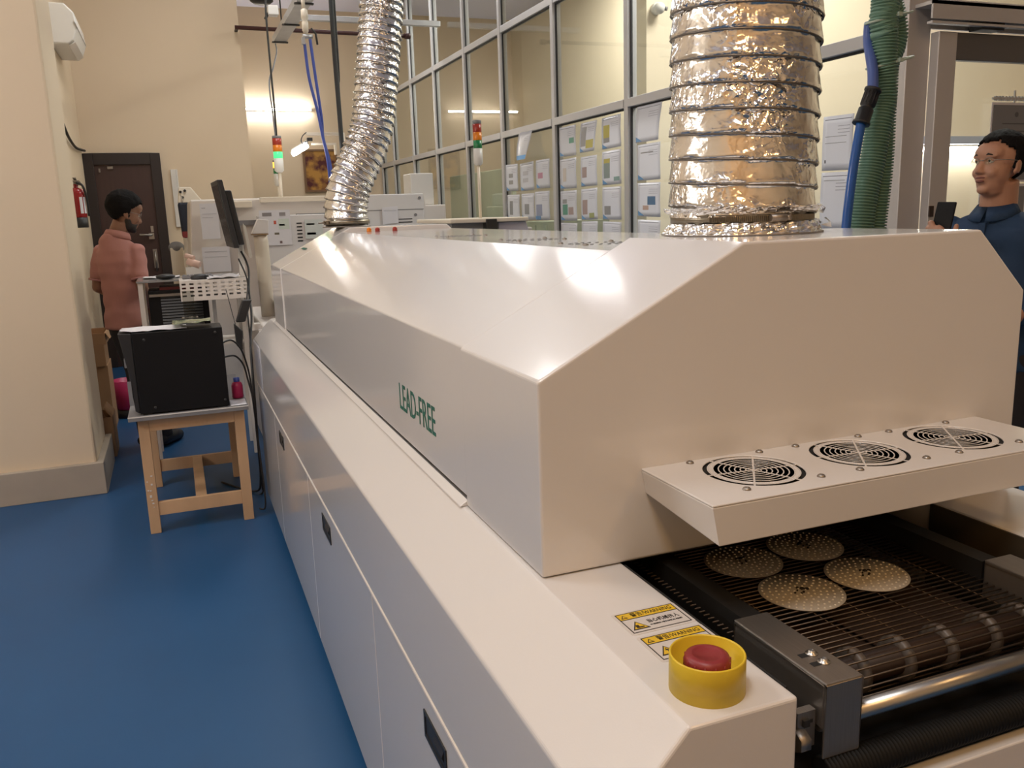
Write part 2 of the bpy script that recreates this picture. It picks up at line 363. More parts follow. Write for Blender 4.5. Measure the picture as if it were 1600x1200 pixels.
# side doors: y ranges, each with a recessed handle
doors = [(YF+.004, 1.735), (1.741, 2.70), (2.706, 3.66), (3.666, 4.395)]
for i, (ya, yb) in enumerate(doors):
    d = MB(); d.box((.326, ya, .055), (.345, yb, .633)); do = obj('door', d, M_paint, oven, bevel=.002)
    yh = [1.256, 2.35, 3.425, None][i]
    if yh:
        h = MB(); hl = .065 if i == 0 else .068
        h.box((.3235, yh-hl, .545), (.326, yh+hl, .553)).box((.3235, yh-hl, .589), (.326, yh+hl, .597)).box((.3235, yh-hl, .553), (.326, yh-hl+.008, .589)).box((.3235, yh+hl-.008, .553), (.326, yh+hl, .589))
        h.box((.3252, yh-hl+.008, .553), (.3262, yh+hl-.008, .589)).prism([(.3245,.566),(.3205,.577),(.3245,.589)], 1, yh-hl+.012, yh-.002)
        obj('handle', h, M_black, do)
# bright seam strip between doors and upper side
obj('seam_strip', MB().box((.324, YF, .6345), (.340, YB, .6395)), M_paint2, oven)
obj('end_cover', MB().box((.355, YB+.001, .1), (1.36, YB+.02, .90)), M_paint, oven)
obj('plastic_film', MB().prism([(.3265,.60),(.322,.85),(.345,.875),(.3255,.80)], 1, 4.1, 4.395), M_plastic, oven)
# hood
main = [(.425,.966),(.425,1.2265),(.699,1.3705),(1.213,1.3705),(1.291,1.30),(1.291,.966)]
end = [(.421,.9525),(.421,1.225),(.737,1.391),(1.185,1.391),(1.291,1.290),(1.291,.9525)]
Y1, Y2, Y3, Y4 = 1.0, 1.325, 3.84, 4.22
def shell(poly, ya, yb): return MB().prism(poly, 1, ya, yb)
obj('hood', shell(main, Y2-.002, Y3+.002), M_paint, oven, bevel=.003, seg=3)
obj('hood_end', shell(end, Y1, Y2), M_paint, oven, bevel=.004, seg=3)
obj('hood_end', shell(end, Y3, Y4), M_paint, oven, bevel=.004, seg=3)
obj('ledge', MB().prism([(.409,.9512),(.4105,.9535),(.4245,.962),(.4245,.9512)], 1, Y2+.002, Y4), M_paint, oven, bevel=.002)
obj('corner_pillar', MB().box((.43, Y4+.002, ZD), (.455, Y4+.03, 1.22)).box((.43, Y4+.03, ZD),(.70, Y4+.05, 1.2)), M_paint, oven, bevel=.003)
obj('tunnel_roof', MB().box((.55, 1.003, .985), (1.118, 4.3, 1.0)), M_gap, oven)
obj('tunnel_skirt', MB().box((.556, 1.002, .952), (1.118, 1.012, .990)), M_gap, oven)
text_mesh('lettering', 'LEAD-FREE', .083, M_green_t, frame_mtx((.4243, 1.785, 1.030), (0,-1,0), (0,0,1)), oven, extrude=.0003, sx=.70)
sm_ = MB()
for k in range(4):
    y = 4.12-.034*k; sm_.hexa([(.555,y-.024,1.2975),(.566,y-.024,1.3033),(.566,y,1.3033),(.555,y,1.2975),(.5545,y-.024,1.2985),(.5655,y-.024,1.3043),(.5655,y,1.3043),(.5545,y,1.2985)])
obj('green_mark', sm_, M_green_t, oven, kind='stuff')
# vent grilles, screws and indicator lamps on the flat hood top
for y in (1.62, 1.98, 2.55):
    g = MB()
    for rr_, nn in ((.028, 10), (.044, 16), (.060, 22)):
        for k in range(nn):
            a = 2*PI*k/nn; c, s_ = math.cos(a), math.sin(a); p = lambda r, q, z: (.83+c*r-s_*q, y+s_*r+c*q, 1.3706+z)
            g.hexa([p(rr_,-.003,0),p(rr_+.005,-.003,0),p(rr_+.005,.003,0),p(rr_,.003,0),p(rr_,-.003,.0006),p(rr_+.005,-.003,.0006),p(rr_+.005,.003,.0006),p(rr_,.003,.0006)])
    gg = obj('vent_grille', g, M_grey, oven, kind='stuff')
    s = MB()
    for a in range(4): s.ell((.83+.085*math.cos(a*PI/2+PI/4), y+.085*math.sin(a*PI/2+PI/4), 1.371), (.006,.006,.004), n=10, m=6)
    obj('screws', s, M_steel, gg, kind='stuff')
for (x, y, m) in ((.80, 3.74, M_tora), (.828, 3.70, M_tred), (.905, 3.70, M_tred)):
    l = MB(); l.cyl((x,y,1.3707),(x,y,1.376),.011,12).ell((x,y,1.380),(.011,.011,.009),n=12,m=8); obj('indicator_lamp', l, m, oven)

# fan shelf
sh = MB(); SX0, SX1, SY0, SY1, ST = .574, 1.203, .828, 1.0, 1.087
sh.box((SX0, SY0, ST-.003), (SX1, SY1, ST)); lip = MB()
zt, zf, zk = ST-.003, ST-.054, ST-.037
A0, A1 = (SX0,SY0,zt), (SX0+.010,SY0,zf); B0, B1 = (SX1,SY0,zt), (SX1-.010,SY0,zf); C0_, C1 = (SX0,SY1,zt), (SX0+.007,SY1,zk); D0, D1_ = (SX1,SY1,zt), (SX1-.007,SY1,zk)
inn = lambda p, dx, dy: (p[0]+dx, p[1]+dy, p[2])
lip.hexa([A1, B1, inn(B1,-.003,.003), inn(A1,.003,.003), A0, B0, inn(B0,-.003,.003), inn(A0,.003,.003)])
lip.hexa([A1, inn(A1,.003,.003), inn(C1,.003,0), C1, A0, inn(A0,.003,.003), inn(C0_,.003,0), C0_])
lip.hexa([inn(B1,-.003,.003), B1, D1_, inn(D1_,-.003,0), inn(B0,-.003,.003), B0, D0, inn(D0,-.003,0)])
shelf = obj('fan_shelf', sh, M_paint, oven)
FX = (.706, .889, 1.068); FY = .9255
cut = MB()
for fx in FX: cut.cyl((fx, FY, ST-.02), (fx, FY, ST+.02), .0680, 56)
co = obj('cutter', cut, M_gap)
bo = shelf.modifiers.new('b', 'BOOLEAN'); bo.object = co; bo.operation = 'DIFFERENCE'; bo.solver = 'EXACT'
evaluated(shelf); bpy.data.objects.remove(co)
bmj = bmesh.new(); bmj.from_mesh(shelf.data); bmj.from_mesh(lip.mesh('lip', M_paint)); bmj.to_mesh(shelf.data); bmj.free()
bv = shelf.modifiers.new('bevel', 'BEVEL'); bv.width = .0022; bv.segments = 2; bv.limit_method = 'ANGLE'; bv.angle_limit = .9
for fx in FX:
    g = MB()
    for k in range(8):
        r = .0095+.0073*k; g.lathe([(r,-.0009),(r,-.0004),(r+.0017,-.0004),(r+.0017,-.0009),(r,-.0009)], (fx, FY, ST), 44)
    g.cyl((fx, FY, ST-.0012), (fx, FY, ST-.0004), .0045, 16)
    for a in range(6):
        an = PI/3*a+.95; c, s_ = math.cos(an), math.sin(an); w = .0013
        p = lambda r, q, z: (fx+c*r-s_*q, FY+s_*r+c*q, ST+z)
        g.hexa([p(.004,-w,-.0012),p(.0690,-w,-.0012),p(.0690,w,-.0012),p(.004,w,-.0012),p(.004,-w,-.0003),p(.0690,-w,-.0003),p(.0690,w,-.0003),p(.004,w,-.0003)])
    obj('fan_grille', g, M_paint, shelf)
    f = MB(); f.cyl((fx, FY, ST-.03), (fx, FY, ST-.012), .02, 20)
    for a in range(7):
        an = 2*PI/7*a; c, s_ = math.cos(an), math.sin(an); p = lambda r, q, z: (fx+c*r-s_*q, FY+s_*r+c*q, ST+z)
        f.hexa([p(.015,-.008,-.032),p(.062,-.014,-.032),p(.062,.012,-.026),p(.015,.006,-.026),p(.015,-.008,-.030),p(.062,-.014,-.030),p(.062,.012,-.014),p(.015,.006,-.014)])
    f.lathe([(.0682,-.036),(.0695,-.036),(.0695,-.004),(.0682,-.004)], (fx, FY, ST), 36)
    f.box((fx-.069, FY-.069, ST-.0375), (fx+.069, FY+.069, ST-.0365))
    obj('fan', f, M_gap, shelf)
    for sx in (-.059, .059):
        for sy in (-.065, .065):
            s = MB(); s.lathe([(.0056,0),(.0056,.0006),(.0048,.0022),(.0030,.0034),(.0014,.0036),(.0013,.0026),(0,.0026)], (fx+sx, FY+sy, ST), 16); obj('screw', s, M_steel, shelf)

# emergency stop
ec = (.470, .684)
co_ = MB(); co_.lathe([(.0392,0),(.0392,.0392),(.0385,.0404),(.0372,.0404),(.0365,.0392),(.0360,.004),(0,.004)], (*ec, ZD), 56)
es = obj('emergency_stop_collar', co_, M_yellow, oven)
bt = MB(); bt.lathe([(.013,.004),(.013,.020),(.0225,.021),(.0240,.024),(.0240,.033),(.0222,.0375),(.0180,.0395),(.0150,.0394),(.0145,.0388),(0,.0388)], (*ec, ZD), 48)
for k in range(14):
    a = 2*PI*k/14; bt.cyl((ec[0]+.0237*math.cos(a), ec[1]+.0237*math.sin(a), ZD+.027), (ec[0]+.0237*math.cos(a), ec[1]+.0237*math.sin(a), ZD+.035), .0009, 6)
obj('red_button', bt, M_red, es)
# warning stickers
def sticker(y0, y1, title, line1, line2, kind):
    z = ZD; x0, x1 = .4545, .5425
    p = []; r = .004
    for cx, cy, a0 in ((x1-r, y1-r, 0), (x0+r, y1-r, 90), (x0+r, y0+r, 180), (x1-r, y0+r, 270)):
        for k in range(5): a = math.radians(a0+k*22.5); p.append((cx+r*math.cos(a), cy+r*math.sin(a)))
    st = obj('warning_sticker', MB().prism(p, 2, z, z+.0004), M_stickw, oven)
    h = .015; i = .004
    f = MB(); z1 = z+.0007; t = .0012
    def fr(ax, ay, bx, by): f.box((ax, ay, z+.0003), (bx, by, z1))
    fr(x0+i, y0+i, x0+i+t, y1-i); fr(x1-i-t, y0+i, x1-i, y1-i); fr(x0+i+t, y0+i, x1-i-t, y0+i+t); fr(x0+i+t, y1-i-t, x1-i-t, y1-i); fr(x0+i+t, y1-h-i-t, x1-i-t, y1-h-i)
    obj('border', f, M_ink, st)
    obj('yellow_band', MB().box((x0+i+t, y1-h-i, z+.0003), (x1-i-t, y1-i-t, z+.0006)), M_sticky, st)
    def T(s, x, y, size, sx=1): text_mesh('lettering', s, size, M_ink, frame_mtx((x, y, z+.0006), (1,0,0), (0,1,0)), st, extrude=.00025, sx=sx)
    T(title, x0+.022, y1-h-i+.0036, .0108, .74)
    tri = MB()
    def tr(cx, cy, s, m): tri.cur = m; tri.prism([(cx-s, cy-s*.85), (cx+s, cy-s*.85), (cx, cy+s*.85)], 2, z+.0003, z+.0007+.0002*m)
    tr(x0+.012, y1-i-.0085, .0048, 0); tr(x0+.012, y1-i-.0090, .0026, 1)
    cy = (y0+y1-h)/2-.001; tr(x0+.019, cy, .0115, 0); tr(x0+.019, cy-.0006, .0088, 1)
    tri.cur = 0
    if kind: tri.box((x0+.014, cy-.007, z+.0003), (x0+.0185, cy+.000, z+.0011)); tri.box((x0+.0185, cy-.007, z+.0003), (x0+.024, cy-.0045, z+.0011))
    else: tri.prism([(x0+.0195,cy+.005),(x0+.0165,cy-.001),(x0+.0188,cy-.001),(x0+.018,cy-.007),(x0+.0215,cy+.001),(x0+.0192,cy+.001)], 2, z+.0003, z+.0011)
    obj('warning_triangle', tri, [M_ink, M_sticky], st)
    if line1: T(line1, x0+.033, cy+.0012, .0092, .80)
    if line2: T(line2, x0+.033, cy-.0062, .0042, .70)
sticker(.812, .869, '警告/WARNING', '当心机械伤人', 'WARNING: MECHANICAL INJURY', 1)
sticker(.746, .806, '警告/WARNING', '', '', 0)
# little scratches and marks
obj('paint_chip', MB().box((.3252, .845, .690), (.326, .849, .700)), M_gap, oven)

# conveyor
belt = MB(); zb = .908
for k in range(8): belt.cyl((.625+k*.0595, .76, zb-.0022), (.625+k*.0595, 1.9, zb-.0022), .0007, 4)
conv = obj('conveyor_belt', belt, M_rod, oven, kind='stuff')
obj('under_plate', MB().box((.655, .79, .865), (1.015, 1.5, .867)).box((.80, .772, .872), (.95, .90, .874)), M_brown, oven)
rod = MB(); rod.cyl((.606, 0, 0), (1.062, 0, 0), .0014, 6)
rodme = rod.mesh('rod', M_rod)
cy0, cz0, rr = .722, .878, .030
rods = [(1.90-.0105*k, zb) for k in range(112)]
rods = [(y, z) for y, z in rods if y > cy0]
for k in range(11):
    a = PI/2+(k+.5)*.34; rods.append((cy0+rr*math.cos(a), cz0+rr*math.sin(a)))
for y, z in rods:
    o = bpy.data.objects.new('rod', rodme); COL.objects.link(o); o.location = (0, y, z); o.parent = conv; o.location = Vector((0,y,z))-world_loc(conv)
drum = MB(); drum.cyl((.645, .742, .880), (1.03, .742, .880), .019, 20)
dr = obj('drum', drum, M_brown, oven)
for x in (.72, .79, .86, .935, 1.0):
    r = MB(); r.lathe([(.019,-.005),(.0285,-.005),(.0285,.005),(.019,.005)], (x, .742, .880), 28, axis=0); obj('drum_ring', r, mat('ring_plastic', (.11,.09,.075), .45), dr)
ch = MB(); ch.cyl((.60, .665, .888), (1.07, .665, .888), .0105, 20); obj('roller_bar', ch, M_chrome, oven)
spr = MB(); prof = []
for k in range(90):
    x = .60+k*.0052; prof += [(.016, x), (.0185, x+.0016), (.0185, x+.0036), (.016, x+.0052)]
spr.lathe(prof, (0, .655, .832), 18, axis=0); obj('ribbed_roller', spr, mat('black_rubber', (.006,.006,.006), .6, spec=.2), oven)
for x0, x1 in ((.598, .648), (1.020, 1.070)):
    bk = MB(); z0, z1, ya, yb = .850, .940, .652, .815; t = .003
    bk.box((x0, ya, z1-t), (x1, yb, z1)).box((x0, ya, z0), (x1, ya+t, z1-t)).box((x0, ya+t, z0+.035), (x0+t, yb, z1-t)).box((x1-t, ya+t, z0+.05), (x1, yb, z1-t))
    bko = obj('rail_bracket', bk, M_steel, oven, bevel=.0018)
    for y in (.690, .710):
        s = MB(); xm = x0+.030; s.lathe([(.0072,0),(.0072,.001),(.0045,.0012),(.0040,.0042),(.0025,.005),(.0015,.0036),(0,.0036)], (xm, y, z1), 18); obj('bolt', s, M_chrome, bko)
        s = MB(); s.box((xm-.017, y-.004, z1-.0005), (xm-.005, y+.004, z1+.0003)); obj('slot', s, M_gap, bko)
for x0, x1 in ((.615, .645), (1.022, 1.052)):
    obj('conveyor_rail', MB().box((x0, .82, .880), (x1, 4.3, .935)), mat('black_rail', (.012,.011,.010), .6, spec=.3), oven)
chn = MB()
for k in range(70):
    y = .66+k*.009; chn.box((.578, y, .889), (.586, y+.006, .897)); chn.box((.586, y+.003, .891), (.592, y+.008, .895))
obj('drive_chain', chn, M_dark, oven, kind='stuff')
obj('bearing_bracket', MB().box((.572, .664, .862), (.596, .674, .905)).cyl((.562, .655, .880), (.575, .655, .880), .012, 6), M_steel, oven)
obj('inner_wall', MB().box((1.1165, YF+.022, .80), (1.1195, 1.0, .9495)), mat('dark_brown_steel', (.055,.042,.026), .6), oven)  # right inner wall in one even dark brown
obj('inner_wall', MB().box((.5455, YF+.022, .80), (.5485, 1.0, .949)), M_gap, oven)

# LED discs riding on the belt
def disc(cx, cy, rot, label):
    t = thing('circuit_board', label, 'circuit board', (cx, cy, zb+.0016), 'round circuit boards on the belt')
    R = .0585; b = MB(); b.lathe([(0,0),(R,0),(R,.0013),(0,.0013)], (cx, cy, zb+.0016), 48); obj('board', b, M_pcb, t)
    l = MB()
    for r, n in ((.0535, 36), (.0435, 28), (.0345, 22), (.0260, 16), (.0175, 11), (.0095, 5)):
        for k in range(n):
            a = 2*PI*k/n+rot+r*9; l.ell((cx+r*math.cos(a), cy+r*math.sin(a), zb+.0030), (.0019, .0019, .0013), n=6, m=4)
    obj('led_chips', l, M_led, t, kind='stuff')
    c = MB(); rn = random.Random(int(rot*100))
    for dx, dy, s in ((.006,.005,.004),(.011,.001,.0035),(.0,-.004,.002),(-.006,-.006,.0018),(-.012,.0,.0018),(.002,.010,.0025),(-.004,.004,.0015)):
        ca, sa = math.cos(rot), math.sin(rot); x = cx+dx*ca-dy*sa; y = cy+dx*sa+dy*ca
        c.box((x-s*.6, y-s*.6, zb+.0029), (x+s*.6, y+s*.6, zb+.0029+.0022))
    obj('components', c, M_ink, t, kind='stuff')
disc(.766, .891, .1, 'round aluminium LED board on the belt, nearest the red emergency stop')
disc(.889, .899, .4, 'round aluminium LED board on the belt, rightmost of the four')
disc(.757, 1.012, .8, 'round aluminium LED board half under the fan shelf corner, leftmost of the four')
disc(.880, 1.021, 1.3, 'round aluminium LED board furthest under the fan shelf, rearmost of the four')

# ------------------------------------------------------------------ foil ducts
def duct(name, label, path, r, pitch, crinkle, parent_loc, n=72, sub=9, bulge=.05, seed=1):
    t = thing(name, label, 'duct', parent_loc)
    P = smooth_path(path, 24)
    # resample by arc length
    L = [0]
    for i in range(1, len(P)): L.append(L[-1]+(P[i]-P[i-1]).length)
    tot = L[-1]; N = int(tot/pitch*sub)
    def at(s):
        s = max(0, min(tot-1e-6, s)); lo = 0
        import bisect
        i = max(1, bisect.bisect_right(L, s)); i = min(i, len(L)-1); f = (s-L[i-1])/max(1e-9, L[i]-L[i-1]); return P[i-1].lerp(P[i], f)
    V = []; F = []; sh = []
    u = Vector((1,0,0)); wire = []
    for i in range(N+1):
        s = tot*i/N; p = at(s); tg = (at(s+.004)-at(s-.004)).normalized(); u = (u-u.dot(tg)*tg).normalized(); w = tg.cross(u)
        for k in range(n):
            a = 2*PI*k/n; ph = (s/pitch+k/n) % 1.0          # helical seam
            rr = r*(1-bulge*ph**.7)
            d = u*math.cos(a)+w*math.sin(a)
            nz = noise.noise(Vector((math.cos(a)*5, math.sin(a)*5, s*28+seed*9)))+.6*noise.noise(Vector((math.cos(a)*13, math.sin(a)*13, s*70+seed)))
            V.append(p+d*(rr+crinkle*nz))
    for i in range(N):
        for k in range(n):
            k2 = (k+1) % n; F.append((i*n+k, i*n+k2, (i+1)*n+k2, (i+1)*n+k))
    me = bpy.data.meshes.new('foil_skin'); me.from_pydata([tuple(v) for v in V], [], F); me.materials.append(M_foil); me.polygons.foreach_set('use_smooth', [True]*len(F)); me.update()
    obj('foil_skin', me, None, t)
    # spring wire showing as a helix
    wp = []; u = Vector((1,0,0)); M = int(tot/pitch*36)
    for i in range(M):
        s = tot*i/M; p = at(s); tg = (at(s+.004)-at(s-.004)).normalized(); u = (u-u.dot(tg)*tg).normalized(); w = tg.cross(u); a = -2*PI*(s/pitch)
        wp.append(p-tg*.0015+(u*math.cos(a)+w*math.sin(a))*(r*(1-bulge*.55)+.0012))
    wmb = MB(); wmb.tube(wp, .0018 if r > .11 else .0014, 5); obj('spring_wire', wmb, M_wire, t)
    return t
DX, DY, DZ = .938, 1.283, 1.3915
D1 = duct('exhaust_duct', 'wide silver foil exhaust duct rising from the near end of the oven hood',
     [(DX,DY,DZ+.030),(DX,DY,1.60),(DX+.002,DY,1.9),(DX+.006,DY,2.4),(DX+.01,DY,3.2),(DX+.01,DY,4.5)], .1275, .0395, .0012, (DX,DY,DZ), bulge=.055)
def frill(r0, r1, z0, z1, n, amp, seed, c):
    mb = MB(); rn = random.Random(seed); rows = 6; base = 0; pts = []
    ph = [rn.uniform(-1,1) for _ in range(n)]
    for i in range(rows+1):
        f = i/rows
        for k in range(n):
            a = 2*PI*k/n; q = ph[k]*amp
            r = r0+(r1-r0)*f+q*math.sin(PI*f)*1.0+.0015*rn.uniform(-1,1); z = z0+(z1-z0)*f+.0012*rn.uniform(-1,1)*(0 if i in (0,) else 1)
            mb.v.append((c[0]+r*math.cos(a), c[1]+r*math.sin(a), z))
    for i in range(rows):
        for k in range(n): k2 = (k+1)%n; mb.face((i*n+k, i*n+k2, (i+1)*n+k2, (i+1)*n+k))
    return mb
c1 = (DX, DY)
obj('foil_collar', frill(.136, .123, DZ+.0005, DZ+.020, 90, .004, 3, c1), M_foil, D1)
fl = MB(); fl.lathe([(.118,0),(.139,0),(.139,.002),(.118,.002)], (DX,DY,DZ), 48); obj('flange', fl, M_steel, D1)
obj('foil_frill', frill(.121, .134, DZ+.034, DZ+.046, 90, .005, 5, c1), M_foil, D1)
tail = MB(); rn = random.Random(4)
for (a, rr, z) in ((-.35,.128,DZ+.036),(-.15,.134,DZ+.010),(-.62,.131,DZ+.012)):
    c, s_ = math.cos(a), math.sin(a); P0 = Vector((DX+rr*c, DY+rr*s_, z)); T = Vector((-s_, c, 0)); O = Vector((c, s_, 0))
    k = [P0-T*.03, P0+T*.03, P0+O*.022+T*.01+Vector((0,0,-.006)), P0+O*.018-T*.012+Vector((0,0,.004))]
    tail.quad(*k); tail.quad(k[3], k[2], P0+O*.012+T*.012+Vector((0,0,.012)), P0+O*.006-T*.02+Vector((0,0,.011)))
obj('torn_foil', tail, M_foil, D1)
cl = MB(); cl.lathe([(.1212,.019),(.1225,.019),(.1225,.034),(.1212,.034)], (DX,DY,DZ), 56)
a0 = -1.72; c, s_ = math.cos(a0), math.sin(a0)
for k in range(70):
    a = a0-.9+k*.026; cl.box((DX+.1226*math.cos(a)-.0009, DY+.1226*math.sin(a)-.0009, DZ+.022), (DX+.1226*math.cos(a)+.0009, DY+.1226*math.sin(a)+.0009, DZ+.031))
clo = obj('hose_clamp', cl, M_clamp, D1)
Tn = Vector((-s_, c, 0)); O = Vector((c, s_, 0)); Pc = Vector((DX,DY,DZ+.027))+O*.127
sc = MB(); sc.cyl(Pc-Tn*.014, Pc+Tn*.014, .0062, 12).cyl(Pc+Tn*.014, Pc+Tn*.022, .0045, 6); obj('clamp_screw', sc, M_steel, clo)
D2 = duct('exhaust_duct', 'narrow silver foil exhaust duct bending up from the far end of the hood',
     [(.766,4.06,1.42),(.767,4.06,1.48),(.785,4.06,1.56),(.826,4.06,1.65),(.882,4.06,1.76),(.918,4.06,1.86),(.944,4.06,2.02),(.985,4.06,2.32),(1.02,4.06,2.62),(1.09,4.06,3.3),(1.14,4.06,4.5)], .104, .034, .003, (.766,4.06,1.391), n=52, bulge=.13, seed=2)
fl = MB(); fl.lathe([(.085,0),(.112,0),(.112,.004),(.098,.004),(.098,.03),(.085,.03)], (.766,4.06,1.391), 36); obj('flange', fl, M_steel, D2)
cl = MB(); cl.lathe([(.1035,.012),(.1060,.012),(.1060,.032),(.1035,.032)], (.766,4.06,1.391), 36).box((.655,4.0,1.405),(.672,4.03,1.421)).cyl((.625,4.0,1.413),(.66,4.0,1.413),.004,6)
obj('hose_clamp', cl, M_clamp, D2)

# ------------------------------------------------------------------ green corrugated hoses and blue hose
def corr(name, label, path, r, pitch, m, group=None):
    P = smooth_path(path, 14); L = [0]
    for i in range(1, len(P)): L.append(L[-1]+(P[i]-P[i-1]).length)
    tot = L[-1]; N = int(tot/pitch); pts = []; rad = []
    import bisect
    def at(s):
        i = min(max(1, bisect.bisect_right(L, s)), len(L)-1); f = (s-L[i-1])/max(1e-9, L[i]-L[i-1]); return P[i-1].lerp(P[i], f)
    for k in range(N):
        for q, rr in ((0, r*.80), (.24, r*.80), (.40, r), (.80, r)): pts.append(at(min(tot-1e-5, (k+q)*pitch))); rad.append(rr)
    mb = MB(); mb.tube(pts, rad, 20)
    o = obj(name, mb, m); return tag(o, label, 'hose', group)
g1 = corr('corrugated_hose', 'front green corrugated hose beside the blue hose, foremost of the pair', [(2.128,2.2,4.5),(2.122,2.2,2.153),(2.133,2.2,2.043),(2.118,2.2,1.987),(2.131,2.2,1.941),(2.132,2.2,1.874),(2.140,2.2,1.817),(2.140,2.2,1.74),(2.124,2.2,1.662),(2.105,2.2,1.544),(2.087,2.2,1.464),(2.074,2.2,1.35),(2.05,2.2,1.0),(2.04,2.2,.0)], .040, .0095, M_greenh, 'green corrugated hoses')
g2 = corr('corrugated_hose', 'rear green corrugated hose bulging beside the aluminium post, behind its twin', [(2.16, 2.222, 4.5), (2.156, 2.222, 2.159), (2.173, 2.222, 2.049), (2.191, 2.222, 2.003), (2.201, 2.222, 1.955), (2.193, 2.222, 1.908), (2.173, 2.222, 1.859), (2.17, 2.222, 1.743), (2.172, 2.222, 1.624), (2.17, 2.222, 1.524), (2.162, 2.222, 1.423), (2.156, 2.222, 1.346), (2.135, 2.222, 1.0), (2.13, 2.222, 0.0)], .034, .0095, M_greenh, 'green corrugated hoses')
ties = []
for z, x, y, n in ((1.995, 2.118, 2.2, 'white cable tie round the upper bend of the two green hoses'), (1.862, 2.132, 2.2, 'white cable tie below the other one, where the green hoses part')):
    t = MB(); t.tube([(x+.036+.083*math.cos(a), y+.010+.047*math.sin(a), z+.02*math.cos(a)) for a in [2*PI*k/24 for k in range(25)]], .004, 6, caps=False).box((x+.02, y-.047, z-.006), (x+.034, y-.033, z+.006))
    tag(obj('cable_tie', t, mat('tie_plastic', (.42,.52,.45), .4)), n, 'cable tie')
bh = thing('blue_hose', 'smooth blue hose with a black coupling beside the green hoses', 'hose', (1.97, 2.17, 0))
m_ = MB(); m_.tube(smooth_path([(2.115,2.25,1.985),(2.105,2.24,1.93),(2.093,2.215,1.883),(2.082,2.19,1.826),(2.066,2.17,1.765)]), .0165, 14)
obj('hose_section', m_, mat('blue_hose_upper', (.06,.11,.36), .35), bh)
m_ = MB(); m_.tube(smooth_path([(2.026,2.17,1.675),(2.010,2.17,1.583),(1.998,2.17,1.495),(1.985,2.17,1.353),(1.96,2.17,1.0),(1.95,2.17,.0)]), .0145, 14); obj('hose_section', m_, M_blue, bh)
A = Vector((2.068,2.17,1.775)); B = Vector((2.025,2.17,1.670)); m_ = MB()
m_.tube([A, A.lerp(B,.06), A.lerp(B,.07), A.lerp(B,.48), A.lerp(B,.5), A.lerp(B,.55), A.lerp(B,.57), A.lerp(B,.92), A.lerp(B,.93), B], [.026,.026,.022,.022,.018,.018,.023,.023,.027,.027], 18)
for k in range(14):
    a = 2*PI*k/14; d = Vector((math.cos(a)*.9, math.sin(a), math.cos(a)*-.35))*.0225; m_.cyl(A.lerp(B,.1)+d, A.lerp(B,.45)+d, .0016, 5)
obj('coupling', m_, M_black, bh)

# ------------------------------------------------------------------ laminated sheets on the glass partition
def sheet(y0, y1, z0, z1, label, prints=(), curl=0, m=M_plastic, corner=True, hdr=True, group='sheets taped to the glass wall', name='paper_sheet'):
    # lies against the aisle side of the glass, facing -x ; y1 is the far edge
    t = MB(); n = 7; X = 3.2685; rn = random.Random(int(y0*977+z0*131)); tw = rn.uniform(-.006,.006)
    W_ = y1-y0; Hh = z1-z0
    def P(f, g, off=0):   # f from far (photo left) to near, g from bottom to top
        bul = .004*math.sin(PI*g)*(.4+f)+curl*(1-g)**2*(.5+f)+.0015*math.sin(5*f+g*3)
        return (X-.002-abs(bul)-off, y1-f*W_+curl*.9*(math.sin(g*PI*1.3)-.4)*.5, z0+g*Hh+tw*f)
    for i in range(n):
        for j in range(n): t.quad(P(i/n,j/n), P((i+1)/n,j/n), P((i+1)/n,(j+1)/n), P(i/n,(j+1)/n))
    t.smooth = True
    o = obj(name, t, m); sd = o.modifiers.new('solid', 'SOLIDIFY'); sd.thickness = .0012; sd.offset = 0
    tag(o, label, 'paper', group)
    o.data.polygons.foreach_set('use_smooth', [True]*len(o.data.polygons))
    pr = MB(); ms = []
    def patch(f0, f1, g0, g1, c):
        mm = mat('ink_%d_%d_%d' % c, srgb(*c), .45); 
        if mm not in ms: ms.append(mm)
        pr.cur = ms.index(mm)
        for i in range(3):
            fa, fb = f0+(f1-f0)*i/3, f0+(f1-f0)*(i+1)/3
            for j in range(3):
                ga, gb = g0+(g1-g0)*j/3, g0+(g1-g0)*(j+1)/3
                pr.quad(P(fa,ga,.002), P(fb,ga,.002), P(fb,gb,.002), P(fa,gb,.002))
    if hdr: patch(.06, .94, .925, .94, (150,150,160))
    for k in range(3): patch(.5, .9, .80-.06*k, .812-.06*k, (175,175,185))
    for p in prints: patch(*p)
    if corner:
        c = (110,160,205); mm = mat('ink_%d_%d_%d' % c, srgb(*c), .45)
        if mm not in ms: ms.append(mm)
        pr.cur = ms.index(mm); n0 = len(pr.v); pr.v += [P(.03,.03,.002), P(.30,.03,.002), P(.03,.17,.002)]; pr.face((n0,n0+1,n0+2))
    obj('print', pr, ms, o, kind='stuff')
    return o
G = (95,150,130); GY = (150,150,150); YE = (185,175,90); PK = (190,140,160); TN = (170,150,145); BL = (100,140,180)
sheet(7.751,8.09,1.919,2.18,'curled glossy sheet with a blue band hanging alone by the mid rail',[(.03,.97,.0,.16,(95,160,215))],curl=.05,corner=False,hdr=False)
sheet(8.115,8.44,1.633,1.896,'sheet with two grey pictures, upper left of the five-sheet cluster under the curled one',[(.25,.6,.5,.65,GY),(.25,.6,.25,.4,GY)])
sheet(7.708,8.046,1.62,1.885,'sheet with pale grey pictures, upper middle of the cluster under the curled one',[(.2,.6,.55,.7,(185,185,190)),(.2,.6,.3,.45,(190,190,195))])
sheet(7.335,7.652,1.632,1.891,'sheet with a pink picture, upper right of the cluster under the curled one',[(.15,.5,.35,.55,PK)])
sheet(8.088,8.422,1.345,1.595,'sheet with a tall grey picture, lower left of the cluster behind the signal lamp',[(.2,.45,.2,.75,GY)])
